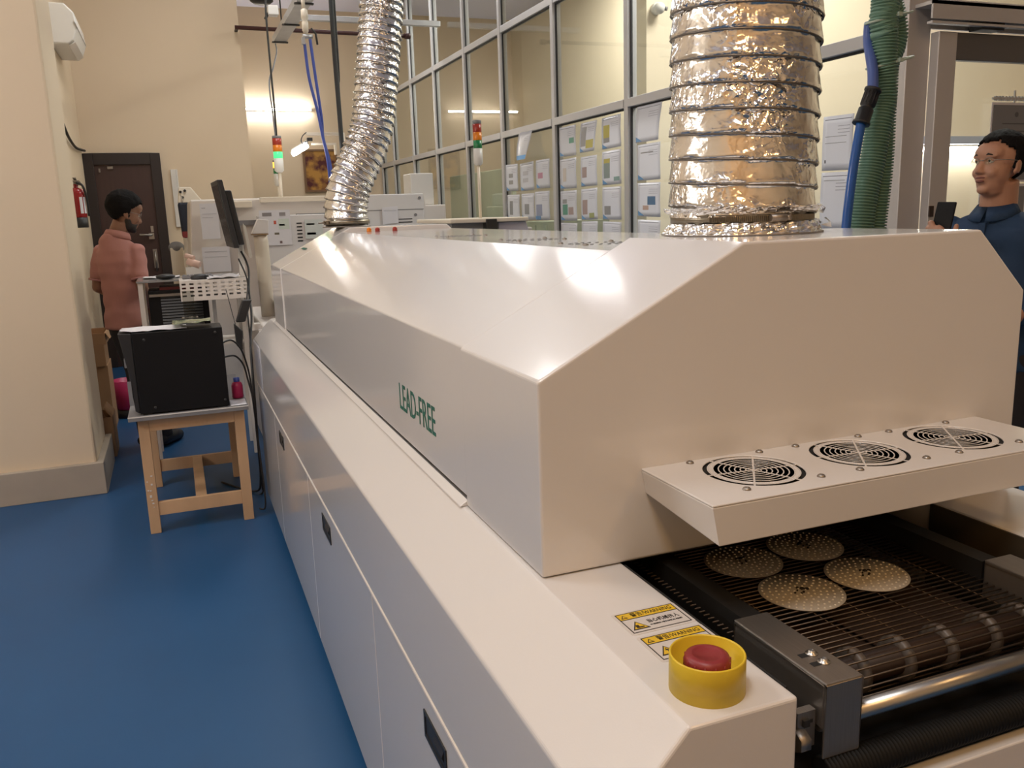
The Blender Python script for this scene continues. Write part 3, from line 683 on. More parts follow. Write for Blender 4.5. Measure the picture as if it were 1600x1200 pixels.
sheet(7.711,8.035,1.345,1.595,'sheet with a grey column picture, lower middle of the cluster behind the signal lamp',[(.25,.6,.2,.6,GY)])
sheet(7.35,7.694,1.339,1.603,'sheet with a grey-blue photo, lower right of the cluster behind the signal lamp',[(.1,.5,.15,.55,(150,155,175)),(.1,.4,.02,.15,BL)])
sheet(6.775,7.11,1.884,2.134,'sheet with a small green square, top left of the twelve-sheet pane',[(.6,.9,.42,.6,G)])
sheet(6.39,6.69,1.892,2.129,'sheet with grey and yellow pictures, top centre of the twelve-sheet pane',[(.08,.4,.2,.85,GY),(.42,.9,.12,.4,YE)],curl=.02)
sheet(5.985,6.30,1.889,2.129,'sheet with a yellow photo column, top right of the twelve-sheet pane',[(.1,.42,.35,.75,YE),(.1,.42,.2,.35,GY)])
sheet(6.775,7.11,1.608,1.862,'nearly blank sheet with a faint beige figure, second row left of the twelve-sheet pane',[(.2,.4,.25,.7,(205,195,185))])
sheet(6.39,6.69,1.615,1.857,'sheet with one brown-grey bar, second row centre of the twelve-sheet pane',[(.1,.38,.3,.65,TN)])
sheet(5.985,6.30,1.612,1.872,'sheet with a green-grey column and green square, second row right of the twelve-sheet pane',[(.1,.42,.2,.65,(140,155,150)),(.1,.42,.65,.78,YE),(.62,.92,.1,.22,(140,170,165))])
sheet(6.775,7.11,1.333,1.591,'sheet with green pictures, third row left of the twelve-sheet pane',[(.15,.45,.2,.55,G),(.15,.4,.58,.72,GY),(.5,.8,.2,.45,TN)])
sheet(6.39,6.69,1.338,1.594,'sheet with a brown column and olive square, third row centre of the twelve-sheet pane',[(.1,.4,.18,.65,TN),(.5,.8,.06,.22,(160,165,110))])
sheet(5.985,6.30,1.343,1.597,'sheet with one small grey photo, third row right of the twelve-sheet pane',[(.12,.45,.15,.42,GY)])
sheet(6.775,7.11,1.075,1.316,'blank-looking sheet, bottom left of the twelve-sheet pane',[])
sheet(6.39,6.69,1.089,1.327,'sheet with a green patch at its edge, bottom centre of the twelve-sheet pane',[(.75,.97,.5,.62,G)])
sheet(5.985,6.30,1.1,1.328,'sheet with a green patch, bottom right of the twelve-sheet pane',[(.05,.3,.5,.62,G)])
sheet(5.40,5.75,1.895,2.15,'top lilac sheet in a column beside the wide duct',[],curl=.02)
sheet(5.41,5.733,1.623,1.881,'second lilac sheet of the column beside the wide duct',[(.15,.7,.75,.78,GY)])
sheet(5.408,5.734,1.366,1.609,'sheet with a blue box picture beside the wide duct',[(.45,.8,.35,.6,(90,125,160)),(.25,.5,.2,.33,(200,170,155))])
sheet(5.407,5.735,1.09,1.342,'lowest lilac sheet of the column beside the wide duct',[])
sheet(3.545,3.768,1.594,1.871,'silver sleeved document between the wide duct and the blue hose',[(.1,.8,.62,.63,GY),(.1,.8,.5,.51,GY),(.1,.14,.14,.2,(40,40,45))],corner=False)
sheet(3.545,3.768,1.292,1.585,'white document under the silver sleeved one behind the blue hose',[(.1,.8,.85,.86,GY)],corner=False)
sheet(3.300,3.40,1.558,1.70,'small grey note behind the green hoses by the post',[],corner=False)
sheet(3.300,3.40,1.295,1.551,'white note behind the green hoses under the small grey note',[],corner=False)
# documents hanging on the sliding door
def door_doc(x0, x1, z0, z1, label, clip):
    t = thing('document', label, 'document', ((x0+x1)/2, 3.075, z0))
    obj('backing', MB().box((x0, 3.0765, z0), (x1, 3.0795, z1)), M_paper, t)
    obj('grey_page', MB().box((x0+.008, 3.0735, z0+.01), (x1-.02, 3.0763, z1-.012)), M_docgrey, t)
    g = MB()
    for k in range(5): g.box((x0+.07, 3.0728, z1-.10-.035*k), (x1-.07, 3.0734, z1-.094-.035*k))
    g.cyl((x0+.16, 3.0728, z1-.055), (x0+.16, 3.0734, z1-.055), .012, 16); obj('print', g, mat('faint_print', (.10,.10,.11), .5), t, kind='stuff')
    if clip:
        c = MB(); c.box((x0-.005, 3.070, z1+.012), (x1, 3.078, z1+.022))
        for k in range(14): c.box((x0+.01+k*.021, 3.069, z1+.006), (x0+.02+k*.021, 3.079, z1+.028))
        c.box((x0+.135, 3.072, z1+.0), (x0+.143, 3.078, z1+.055)); obj('hanger_strip', c, M_galv, t)
    return t
door_doc(3.652, 3.99, 1.50, 1.868, 'grey document hung from a strip on the sliding door, above the man in blue', True)
door_doc(3.612, 3.93, 1.12, 1.49, 'grey document on the sliding door behind the neck of the man in blue', False)

# ------------------------------------------------------------------ small wooden table with the black computer
tb = thing('small_table', 'small pine table with grey laminate top carrying the black computer', 'table', (0, 4.55, 0))
TX0, TX1, TY0, TY1, TT = -.27, .255, 4.13, 5.03, .580
obj('tabletop', MB().box((TX0, TY0, TT-.022), (TX1, TY1, TT)), M_tabletop, tb, bevel=.002)
obj('edge_strip', MB().box((TX0, TY0-.002, TT-.005), (TX1, TY0, TT+.0005)), M_white, tb)
for x in (-.235, .188):
    for y in (4.18, 4.945): obj('leg', MB().box((x, y, 0), (x+.047, y+.04, TT-.022)), M_wood, tb, bevel=.002)
for y in (4.182, 4.955): obj('apron', MB().box((-.188, y, TT-.085), (.188, y+.022, TT-.022)), M_wood, tb, bevel=.0015)
for x in (-.230, .205): obj('apron', MB().box((x, 4.22, TT-.085), (x+.022, 4.945, TT-.022)), M_wood, tb, bevel=.0015)
for y in (4.185, 4.955): obj('stretcher', MB().box((-.188, y, .085), (.188, y+.022, .15)), M_wood, tb, bevel=.0015)
obj('stretcher', MB().box((-.02, 4.207, .087), (.03, 4.955, .148)), M_wood, tb, bevel=.0015)
pm = MB(); rn = random.Random(2)
for k in range(9): 
    z = .12+.02*k+rn.uniform(-.01,.01); x = -.228+rn.uniform(0,.02); pm.box((x, 4.1785, z), (x+rn.uniform(.003,.012), 4.18, z+rn.uniform(.003,.012)))
obj('paint_spots', pm, M_white, tb, kind='stuff')
pc = thing('computer_tower', 'black desktop computer case standing on the small pine table', 'computer', (-.04, 4.25, TT))
PX0, PX1, PY0, PY1, PZ = -.215, .172, 4.145, 4.325, .958
obj('case', MB().box((PX0, PY0, TT+.006), (PX1, PY1, PZ)), M_pcblack, pc, bevel=.004)
obj('front_bezel', MB().prism([(PX0, TT+.008), (PX0, PZ-.002), (PX0-.056, PZ+.002), (PX0-.030, .78), (PX0-.020, .60)], 1, PY0+.006, PY1-.004), M_black, pc, bevel=.004)
obj('drive_bay', MB().box((PX0-.044, PY0+.03, .80), (PX0-.03, PY1-.03, .84)).box((PX0-.040, PY0+.002, .63), (PX0-.024, PY0+.010, .74)), M_grey, pc)
for x, z in ((-.165, .925), (.140, .935), (-.15, .612), (.155, .615)):
    s = MB(); s.lathe([(.0065,0),(.0065,-.002),(.004,-.004),(0,-.004)], (x, PY0, z), 14, axis=1); obj('rivet', s, mat('rivet', (.06,.06,.06), .35, metal=.6), pc)
obj('feet', MB().box((PX0+.01, PY0+.01, TT), (PX0+.05, PY0+.04, TT+.006)).box((PX1-.05, PY0+.01, TT), (PX1-.01, PY0+.04, TT+.006)).box((PX0+.01, PY1-.04, TT), (PX0+.05, PY1-.01, TT+.006)).box((PX1-.05, PY1-.04, TT), (PX1-.01, PY1-.01, TT+.006)), M_black, pc)
def crumple(name, x0, x1, y0, y1, z, amp, m, label, cat, seed, solid=.0012, n=12):
    t = MB(); t.smooth = True
    def P(i, j):
        x = x0+(x1-x0)*i/n; y = y0+(y1-y0)*j/n; return (x, y, z+abs(noise.noise(Vector((x*9+seed, y*9, seed))))*amp)
    for i in range(n):
        for j in range(n): t.quad(P(i,j), P(i+1,j), P(i+1,j+1), P(i,j+1))
    o = obj(name, t, m); s = o.modifiers.new('s', 'SOLIDIFY'); s.thickness = solid; s.offset = 1; o.data.polygons.foreach_set('use_smooth', [True]*len(o.data.polygons))
    return tag(o, label, cat)
crumple('paper_sheet', PX0-.045, .02, PY0+.008, PY1-.01, PZ+.0035, .016, M_paper, 'white paper lying on the left of the black computer case', 'paper', 3)
crumple('plastic_folder', -.04, .13, PY0+.004, PY1-.02, PZ+.024, .018, mat('green_film', (.26,.30,.18), .15), 'olive green plastic folder on top of the black computer case', 'folder', 8)
ah = thing('acrylic_holder', 'clear acrylic stand upright on the black computer case', 'acrylic stand', (.03, 4.25, PZ))
obj('panel', MB().box((.015, 4.20, PZ+.044), (.065, 4.204, PZ+.17)), M_acry, ah, bevel=.001)
obj('foot', MB().box((.005, 4.19, PZ+.043), (.075, 4.25, PZ+.047)), M_acry, ah)
pk = thing('pink_bottle', 'magenta plastic bottle with a blue cap on the right end of the pine table', 'bottle', (.222, 4.33, TT))
m_ = MB(); m_.lathe([(.024,0),(.027,.004),(.027,.06),(.022,.075),(.014,.08),(0,.08)], (.222, 4.33, TT+.002), 20); obj('body', m_, M_magenta, pk)
m_ = MB(); m_.lathe([(.014,.08),(.015,.082),(.015,.10),(0,.101)], (.222, 4.33, TT+.002), 16); obj('cap', m_, M_blue2, pk)
crumple('paper_sheet', .176, .25, 4.14, 4.29, TT+.0012, .004, M_paper, 'white paper on the right end of the pine table, in front of the magenta bottle', 'paper', 5)
pb = thing('pink_bin', 'pink and black dust bin on the floor behind the pine table', 'bin', (-.43, 6.98, 0))
m_ = MB(); m_.lathe([(.09,.06),(.10,.07),(.115,.28),(.108,.28),(.095,.08),(0,.08)], (-.43, 6.98, 0), 24); obj('bucket', m_, M_magenta, pb)
m_ = MB(); m_.lathe([(.10,0),(.105,.01),(.098,.06),(0,.06)], (-.43, 6.98, 0), 24); obj('base', m_, M_black, pb)

# cables by the table
def cable(pts, r, label, m=M_black, k=8, cat='cable', name='cable', group=None):
    mb = MB(); mb.tube(smooth_path(pts, k), r, 7); return tag(obj(name, mb, m), label, cat, group)
cable([(.172,4.30,.862),(.22,4.34,.865),(.265,4.40,.80),(.29,4.42,.68),(.295,4.4,.55),(.30,4.35,.3),(.302,4.3,.03),(.27,4.3,.008)], .0045, 'upper black cable looping from the back of the black computer')
cable([(.172,4.30,.792),(.225,4.33,.79),(.262,4.37,.74),(.278,4.36,.66),(.292,4.30,.53),(.305,4.5,.2),(.31,4.55,.01),(.22,4.6,.008)], .0045, 'lower black cable from the back of the black computer')
cable([(.36,5.18,1.26),(.385,5.1,1.17),(.37,5.0,1.05),(.36,4.85,.92),(.33,4.7,.78),(.318,4.6,.62),(.310,4.55,.4),(.305,4.52,.1),(.27,4.6,.008),(.12,4.85,.008)], .006, 'long black cable from the monitor down behind the pine table')
cable([(.34,5.15,1.22),(.37,5.05,1.10),(.345,4.9,.98),(.335,4.75,.80),(.325,4.65,.60),(.318,4.62,.3),(.315,4.6,.008)], .0045, 'thinner black cable beside the long monitor cable')
cable([(.25,5.05,1.06),(.265,5.02,.96),(.28,4.98,.86),(.30,4.9,.74)], .0022, 'thin black wire hanging in front of the perforated tray')
ps = thing('power_strip', 'black power supply box hanging on cables above the right end of the pine table', 'power supply', (.30, 4.75, .9))
obj('body', MB().hexa([(.270,4.74,.905),(.318,4.74,.905),(.318,4.79,.905),(.270,4.79,.905),(.312,4.74,1.02),(.362,4.74,1.02),(.362,4.79,1.02),(.312,4.79,1.02)]), M_black, ps, bevel=.006)
obj('plug', MB().hexa([(.262,4.73,.78),(.290,4.73,.755),(.290,4.78,.755),(.262,4.78,.78),(.258,4.73,.90),(.300,4.73,.86),(.300,4.78,.86),(.258,4.78,.90)]), M_black, ps, bevel=.006)

# ------------------------------------------------------------------ monitor, keyboard tray, side rack
mo = thing('monitor', 'black flat monitor seen almost edge-on above the keyboard tray', 'monitor', (.33, 5.2, 1.28))
ang = math.radians(2.2)
def mt(p):   # local: u along panel (+ away), v thickness (+ to the right), z ; tilted back
    u, v, z = p; lean = -.055*(z-1.29)/.36
    return (.315+u*math.sin(ang)*-1+v*math.cos(ang)+lean, 5.22+u*math.cos(ang)+v*math.sin(ang), z)
def mhex(mb, a, b): return mb.hexa([mt((x,y,z)) for x,y,z in ((a[0],a[1],a[2]),(b[0],a[1],a[2]),(b[0],b[1],a[2]),(a[0],b[1],a[2]),(a[0],a[1],b[2]),(b[0],a[1],b[2]),(b[0],b[1],b[2]),(a[0],b[1],b[2]))])
obj('bezel', mhex(MB(), (-.21,-.010,1.285), (.21,.018,1.655)), M_black, mo, bevel=.004)
obj('screen', mhex(MB(), (-.185,-.0125,1.315), (.185,-.0105,1.63)), mat('dark_screen', (.06,.065,.065), .12), mo)
obj('back_cover', mhex(MB(), (-.17,.018,1.30), (.17,.055,1.60)), M_black, mo, bevel=.008)
obj('stand', MB().box((.345,5.19,1.114),(.375,5.23,1.31)).box((.335,5.17,1.28),(.36,5.25,1.36)), M_white, mo, bevel=.004)
obj('speaker', MB().hexa([(.372,5.10,1.26),(.397,5.10,1.22),(.42,5.18,1.22),(.38,5.18,1.26),(.368,5.10,1.40),(.378,5.10,1.42),(.40,5.18,1.40),(.378,5.18,1.40)]), mat('beige_plastic', (.42,.36,.30), .5), mo, bevel=.004)
kt = thing('keyboard_tray', 'white perforated steel keyboard tray under the monitor', 'tray', (.2, 5.2, 1.05))
KX0, KX1, KY = .012, .385, 5.12
obj('shelf', MB().box((KX0, KY, 1.105), (KX1, KY+.26, 1.113)).box((KX0, KY, 1.0), (KX1, KY+.003, 1.018)), M_paint2, kt)
fp = MB(); cols, rws = 9, 4     # perforated face made of a real grid of webs
z0, z1 = 1.018, 1.105; cw = (KX1-KX0)/cols; rh = (z1-z0)/rws
for i in range(cols+1): 
    xc = KX0+cw*i; fp.box((max(KX0, xc-cw*.24), KY, z0), (min(KX1, xc+cw*.24), KY+.002, z1))
for j in range(rws+1):
    zc = z0+rh*j
    for i in range(cols):
        fp.box((KX0+cw*(i+.24), KY, max(z0, zc-rh*.27)), (KX0+cw*(i+.76), KY+.002, min(z1, zc+rh*.27)))
obj('perforated_front', fp, M_paint2, kt)
obj('underside', MB().box((KX0+.004, KY+.004, 1.012), (KX1-.004, KY+.26, 1.016)), mat('dark_inside', (.03,.03,.03), .7), kt)
obj('support_arm', MB().box((.36, 5.18, .80), (.395, 5.30, 1.104)).box((.396, 5.20, .80), (.431, 5.28, .835)), M_paint2, kt)
ms = MB(); ms.ell((.125, 5.22, 1.122), (.052, .035, .022)); tag(obj('computer_mouse', ms, M_black), 'black computer mouse on the keyboard tray', 'mouse')
kb = MB(); kb.box((.03, 5.28, 1.115), (.20, 5.36, 1.13))
for i in range(8):
    for j in range(3): kb.box((.036+i*.020, 5.285+j*.024, 1.13), (.052+i*.020, 5.303+j*.024, 1.135))
tag(obj('keyboard', kb, M_grey, bevel=.001), 'grey keyboard behind the mouse on the keyboard tray', 'keyboard')
crumple('paper_sheet', .16, .335, 5.13, 5.33, 1.117, .045, M_paper, 'crumpled white papers on the right of the keyboard tray', 'paper', 11)
rk = thing('equipment_rack', 'white framed equipment rack with a grey top beside the man in pink', 'rack', (.08, 5.6, 0))
for x, y in ((-.215,5.42),(.345,5.42),(-.215,5.74),(.345,5.74)): obj('leg', MB().box((x, y, 0), (x+.028, y+.028, 1.095)), M_paint2, rk, bevel=.002)
obj('top_plate', MB().box((-.22, 5.41, 1.096), (.378, 5.78, 1.106)), mat('grey_glass_top', (.30,.30,.30), .12), rk)
obj('shelf', MB().box((-.187, 5.43, .70), (.345, 5.74, .715)), M_paint2, rk)
obj('side_post', MB().box((.185, 5.43, .716), (.205, 5.46, 1.095)), M_alu, rk)
pc2 = thing('computer_tower', 'dark louvred industrial computer inside the white framed rack', 'computer', (0, 5.6, .715))
obj('case', MB().box((-.165, 5.45, .716), (.165, 5.72, 1.045)), M_pcblack, pc2, bevel=.004)
lv = MB()
for k in range(14):
    z = .78+k*.017; lv.hexa([(-.10,5.441,z),(.13,5.441,z),(.13,5.449,z),(-.10,5.449,z),(-.10,5.446,z+.011),(.13,5.446,z+.011),(.13,5.449,z+.011),(-.10,5.449,z+.011)])
obj('louvres', lv, mat('dark_grey_metal', (.06,.06,.06), .4), pc2, kind='stuff')
obj('handle_bar', MB().box((-.16,5.43,1.01),(.16,5.449,1.025)), M_steel, pc2)
mm = MB(); mm.ell((-.06,5.50,1.122),(.055,.05,.016)); tag(obj('cable_coil', mm, M_black), 'black cable coil on the grey rack top', 'accessory')
crumple('paper_sheet', -.19, .02, 5.58, 5.77, 1.108, .02, M_paper, 'white papers at the back of the grey rack top', 'paper', 17)
tag(obj('red_folder', MB().box((-.10,5.46,1.0455),(.10,5.70,1.062)), mat('maroon_folder', (.12,.012,.012), .4)), 'maroon folder lying on the louvred computer', 'folder')

# ------------------------------------------------------------------ line machines beyond the oven
def slot_rows(mb, x0, x1, y, zs, h): 
    for z in zs: mb.box((x0, y-.003, z), (x1, y+.001, z+h))
# transfer cabinet and post at the oven's far end
tc = thing('transfer_conveyor', 'white transfer conveyor cabinet with a rounded post at the far end of the oven', 'conveyor', (.8, 5.4, 0))
obj('cabinet', MB().box((.43, 4.48, 0), (1.25, 6.2, .84)), M_paint2, tc, bevel=.01)
m_ = MB(); m_.tube([(.515,5.55,.84),(.510,5.55,1.30),(.508,5.55,1.34)], [.043,.043,.040], 20); obj('post', m_, M_cream, tc)
obj('post_cap', MB().box((.455,5.50,1.342),(.552,5.60,1.350)), mat('tan_edge', (.30,.19,.09), .5), tc)
obj('upper_guard', MB().prism([(.455,1.35),(.552,1.35),(.56,1.43),(.50,1.44)], 1, 5.50, 5.60), M_paint2, tc, bevel=.004)
obj('guard_rail', MB().box((.56,5.2,.84),(.60,6.2,.93)).box((1.0,4.5,.84),(1.04,6.2,.93)), M_alu, tc)
# pick and place machine
pm_ = thing('pick_and_place_machine', 'long white pick and place machine covered with notices behind the oven', 'machine', (1.0, 7.6, 0))
obj('body', MB().hexa([(.02,7.0,0),(1.99,7.0,0),(1.99,8.4,0),(.02,8.4,0),(.155,7.04,1.595),(1.44,7.04,1.595),(1.44,8.3,1.595),(.155,8.3,1.595)]), M_paint2, pm_, bevel=.012)
obj('right_module', MB().box((1.47,6.95,0),(1.955,8.3,1.60)), M_paint, pm_, bevel=.008)
obj('right_wedge', MB().prism([(1.957,0),(1.957,1.59),(1.985,1.45),(2.0,0)], 1, 6.97, 8.2), M_paint2, pm_)
obj('panel_joint', MB().box((1.475,6.947,1.472),(1.95,6.951,1.477)).box((.93,6.995,1.46),(1.45,7.04,1.468)), M_grey, pm_)
obj('front_module', MB().box((.62,6.86,.5),(1.42,6.995,1.46)), M_paint, pm_, bevel=.006)
obj('top_ledge', MB().box((.36,6.98,1.525),(.60,7.03,1.575)).box((.66,6.99,1.56),(1.40,7.03,1.60)), M_cream, pm_, bevel=.004)
sl = MB(); slot_rows(sl, .905, .945, 6.86, [1.255+.027*k for k in range(6)], .010); obj('vent_slots', sl, M_gap, pm_, kind='stuff')
sl = MB(); slot_rows(sl, 1.735, 1.85, 6.95, [1.345,1.370,1.395], .007); obj('vent_slots', sl, M_gap, pm_, kind='stuff')
obj('lock', MB().cyl((1.92,6.945,1.565),(1.92,6.952,1.565),.012).cyl((1.88,6.945,1.43),(1.88,6.952,1.43),.012).cyl((1.46,6.93,1.52),(1.46,6.96,1.52),.014), M_grey, pm_)
obj('dark_opening', MB().box((.455,6.985,1.395),(.62,7.04,1.43)), M_grey, pm_)
def notice(x0, x1, z0, z1, y, label, pr=(), m=M_paper, tilt=0):
    t = MB(); t.hexa([(x0,y-.004,z0),(x1,y-.004,z0+tilt),(x1,y,z0+tilt),(x0,y,z0),(x0,y-.004,z1),(x1,y-.004,z1+tilt),(x1,y,z1+tilt),(x0,y,z1)])
    o = tag(obj('notice', t, m), label, 'paper', 'notices on the white machine')
    p = MB(); ms = []
    for (a, b_, c_, d_, col) in pr:
        mm = mat('ink_%d_%d_%d' % col, srgb(*col), .45)
        if mm not in ms: ms.append(mm)
        p.cur = ms.index(mm); p.box((x0+(x1-x0)*a, y-.0052, z0+(z1-z0)*c_), (x0+(x1-x0)*b_, y-.0042, z0+(z1-z0)*d_))
    if pr: obj('print', p, ms, o, kind='stuff')
LG = (165,165,172)
notice(.215,.345,1.30,1.565,6.97,'white notice on the left of the pick and place machine, behind the monitor edge',[(.1,.3,.86,.88,LG),(.1,.9,.7,.71,LG),(.1,.7,.6,.61,LG)])
notice(.20,.40,1.05,1.24,6.96,'white notice low on the pick and place machine above the keyboard tray',[(.1,.9,.8,.82,LG),(.1,.9,.6,.61,LG)])
notice(.63,.86,1.235,1.50,6.85,'white notice with red and grey stickers right of the beige post',[(.1,.4,.83,.93,(140,135,135)),(.65,.85,.83,.93,(150,145,145)),(.05,.09,.1,.75,LG),(.45,.53,.6,.7,(200,90,70)),(.6,.95,.45,.75,(205,215,205)),(.62,.8,.55,.6,(90,100,95)),(.45,.6,.3,.36,(110,105,90)),(.6,.68,.05,.12,(120,100,100))])
notice(.965,1.10,1.275,1.42,6.85,'pale green label with dark marks left of the narrow duct',[(0,1,0,1,(205,212,208)),(.1,.55,.72,.8,(140,140,140)),(.1,.6,.2,.32,(120,120,135))])
notice(1.60,1.73,1.36,1.495,6.94,'crumpled white notice on the right module behind the narrow duct',[(.1,.9,.8,.82,LG)], tilt=.01)
notice(.405,.455,1.42,1.55,6.975,'narrow grey notice beside the monitor back',[(0,1,0,1,(200,200,198))])
# second machine further away and instruments beside it
m2 = thing('screen_printer', 'cream screen printer far behind the pick and place machine', 'machine', (1.6, 10.4, 0))
obj('body', MB().box((.95,9.7,0),(2.6,11.2,1.50)), M_cream, m2, bevel=.02)
obj('hood', MB().box((1.0,9.75,1.50),(2.55,11.1,1.66)), M_paint2, m2, bevel=.02)
m3 = thing('label_printer', 'white label printer standing tall right of the narrow duct by the glass wall', 'printer', (2.2, 8.9, 0))
obj('stand', MB().box((1.95,8.6,0),(2.65,9.2,1.52)), M_paint2, m3, bevel=.01)
obj('box', MB().box((2.32,8.7,1.52),(2.56,9.0,1.84)), M_white, m3, bevel=.01)
m_ = MB(); m_.ell((2.1,8.75,1.56),(.13,.1,.05)); obj('cover', m_, M_white, m3)
ins = thing('instrument_box', 'cream instrument box with dark knobs on the shelf behind the monitor', 'instrument', (.18, 8.6, 1.6))
obj('body', MB().hexa([(.083,8.7,1.605),(.31,8.7,1.605),(.31,8.95,1.605),(.083,8.95,1.605),(.104,8.72,1.75),(.207,8.72,1.75),(.207,8.95,1.75),(.104,8.95,1.75)]), M_cream, ins, bevel=.008)
kn = MB()
for x, z in ((.11,1.70),(.15,1.71),(.125,1.65)): kn.cyl((x+.004,8.692,z+.005),(x+.004,8.71,z+.005),.012)
obj('knobs', kn, M_dark, ins, kind='stuff')
obj('support', MB().box((.10,8.71,.0),(.31,8.95,1.604)), M_cream, ins)
bag = thing('backpack', 'dark navy bag with a red patch hanging left of the pick and place machine', 'bag', (.12, 8.56, 1.285))
obj('body', MB().hexa([(.090,8.5,1.285),(.145,8.5,1.285),(.145,8.62,1.285),(.090,8.62,1.285),(.077,8.5,1.605),(.175,8.5,1.605),(.175,8.62,1.605),(.077,8.62,1.605)]), M_bag, bag, bevel=.02)
obj('patch', MB().box((.092,8.49,1.29),(.14,8.5,1.345)), mat('red_patch', (.22,.03,.03), .6), bag)
obj('hook', MB().tube([(.12,8.56,1.60),(.12,8.6,1.66),(.12,8.69,1.665)], .006, 6), M_steel, bag)
st = thing('step_stool', 'dark grey rounded stool top on a cream stand beside the brown door', 'stool', (.03, 9.1, 0))
m_ = MB(); m_.ell((.03,9.1,1.185),(.075,.07,.06)); obj('cushion', m_, M_grey, st)
obj('stand', MB().box((-.03,9.04,0),(.09,9.16,1.185)), M_cream, st, bevel=.006)
tag(obj('cable_trunking', MB().box((.052,9.47,1.38),(.10,9.50,1.95)).box((.10,9.48,1.40),(.118,9.50,1.95)), M_white, bevel=.003), 'short white vertical cable trunking on the wall right of the brown door', 'trunking')
rol = thing('tape_roll', 'pale pink tape rolls on a small stand on the grey rack top', 'tape', (.1, 5.7, 1.106))
m_ = MB(); m_.tube([(.076,5.71,1.196),(.143,5.68,1.17)], .023, 16); obj('roll', m_, mat('pale_pink_tape', (.62,.42,.34), .5), rol)
m_ = MB(); m_.tube([(.067,5.73,1.231),(.112,5.70,1.213)], .016, 14); obj('roll', m_, mat('pale_pink_tape', (.62,.42,.34), .5), rol)
obj('stand', MB().box((.06,5.68,1.107),(.15,5.74,1.158)), M_white, rol)
# grey machine with lid right of the oven, carrying the signal lamp
gm = thing('inspection_machine', 'grey white inspection machine with a raised lid between oven and glass wall', 'machine', (1.84, 5.3, 0))
obj('body', MB().box((1.56,5.0,0),(2.10,5.7,1.335)), mat('light_grey_paint', (.50,.48,.45), .4), gm, bevel=.01)
obj('lid', MB().box((1.545,4.94,1.375),(2.05,5.70,1.40)), M_cream, gm, bevel=.006)
obj('lid_gap', MB().box((1.57,4.99,1.336),(2.05,5.66,1.374)), M_grey, gm)
obj('hinge', MB().box((1.77,4.93,1.32),(1.84,5.0,1.395)), M_dark, gm, bevel=.004)
obj('panel_sheet', MB().prism([(1.87,1.25),(2.09,1.25),(2.05,1.37),(1.87,1.37)], 1, 4.985, 4.999), mat('lilac_film', (.55,.54,.62), .3), gm)
gm2 = thing('cabinet', 'pale green cabinet behind the glass below the five sheets', 'cabinet', (3.8, 8.2, 0))
obj('body', MB().box((3.5,7.95,0),(4.2,8.5,1.32)), M_board, gm2, bevel=.01)
obj('door', MB().box((3.49,7.97,.1),(3.5,8.215,1.28)).box((3.49,8.235,.1),(3.5,8.48,1.28)), M_board, gm2)
tag(obj('white_board', MB().box((3.9,9.9,.0),(3.96,12.4,1.95)), M_board, bevel=.01), 'pale green board behind the far panes of the glass wall', 'board')

# ------------------------------------------------------------------ signal towers
def tower(x, y, zt, r, h, colors, pole_z0, label, cap=True, base=True):
    t = thing('signal_tower', label, 'signal lamp', (x, y, pole_z0))
    z = zt
    m_ = MB(); m_.lathe([(r*.9,0),(r,-.003),(r,-.02),(r*.95,-.022)], (x,y,z), 20); obj('cap', m_, M_grey if cap else M_white, t); z -= .022
    for c in colors:
        m_ = MB(); m_.lathe([(r,0),(r,-h),(r*.97,-h-.002)], (x,y,z), 20); obj('lens', m_, c, t); z -= h+.002
    m_ = MB(); m_.lathe([(r*1.03,0),(r*1.03,-h*1.9),(r*.6,-h*2.2),(0,-h*2.2)], (x,y,z), 20); obj('socket', m_, M_white, t); z -= h*2.2
    if pole_z0 < z: m_ = MB(); m_.cyl((x,y,pole_z0),(x,y,z),r*.36,10); obj('pole', m_, M_cream, t)
    return t
tower(1.80, 5.12, 1.985, .027, .046, [M_tred, M_tora, M_tgre], 1.40, 'unlit red orange green signal tower on a cream pole in front of the glass wall')
tower(.95, 8.05, 2.15, .040, .055, [M_tred, M_tora, M_tgre_on], 1.595, 'signal tower with its green lens lit, left of the silver duct')
tower(1.15, 9.95, 2.06, .040, .06, [M_tora_on, M_tgre], 1.66, 'small signal tower with its orange lens lit, below the green-lit one')

# ------------------------------------------------------------------ overhead services and wall things
ct = thing('cable_tray', 'galvanised cable tray hanging high above the far machines', 'cable tray', (1.16, 7.5, 3.12))
obj('channel', MB().box((1.10,5.2,3.10),(1.22,9.0,3.105)).box((1.10,5.2,3.105),(1.105,9.0,3.16)).box((1.215,5.2,3.105),(1.22,9.0,3.16)), M_galv, ct)
for y in (6.5, 7.3, 8.1, 8.9): obj('strap', MB().box((1.085,y,3.09),(1.235,y+.035,3.10)), M_dark, ct)
for y in (5.6, 7.6, 8.7): obj('hanger_rod', MB().cyl((1.16,y,3.15),(1.16,y,H),.006), M_dark, ct)
pp_ = thing('pipe', 'dark maroon pipe running across in front of the far recess', 'pipe', (1.6, 9.3, 3.28))
obj('wall_bracket', MB().box((.795,9.31,3.285),(.825,9.5,3.30)), M_dark, pp_)
obj('tube', MB().cyl((.786,9.3,3.29),(2.50,9.3,3.275),.02,12).cyl((2.50,9.3,3.275),(2.56,9.3,3.275),.03,12), mat('maroon_pipe', (.055,.015,.015), .5), pp_)
tag(obj('support_rail', MB().box((1.5,10.45,3.63),(3.26,10.52,3.69)), M_galv, bevel=.004), 'galvanised rail spanning to the glass wall above the maroon pipe', 'rail')
jb = thing('junction_box', 'white junction box beside the cable tray', 'junction box', (1.0, 8.2, 3.2))
obj('body', MB().box((.98,8.15,3.18),(1.07,8.25,3.26)), M_white, jb, bevel=.008)
obj('gland', MB().cyl((.955,8.2,3.15),(.985,8.2,3.2),.012), M_black, jb)
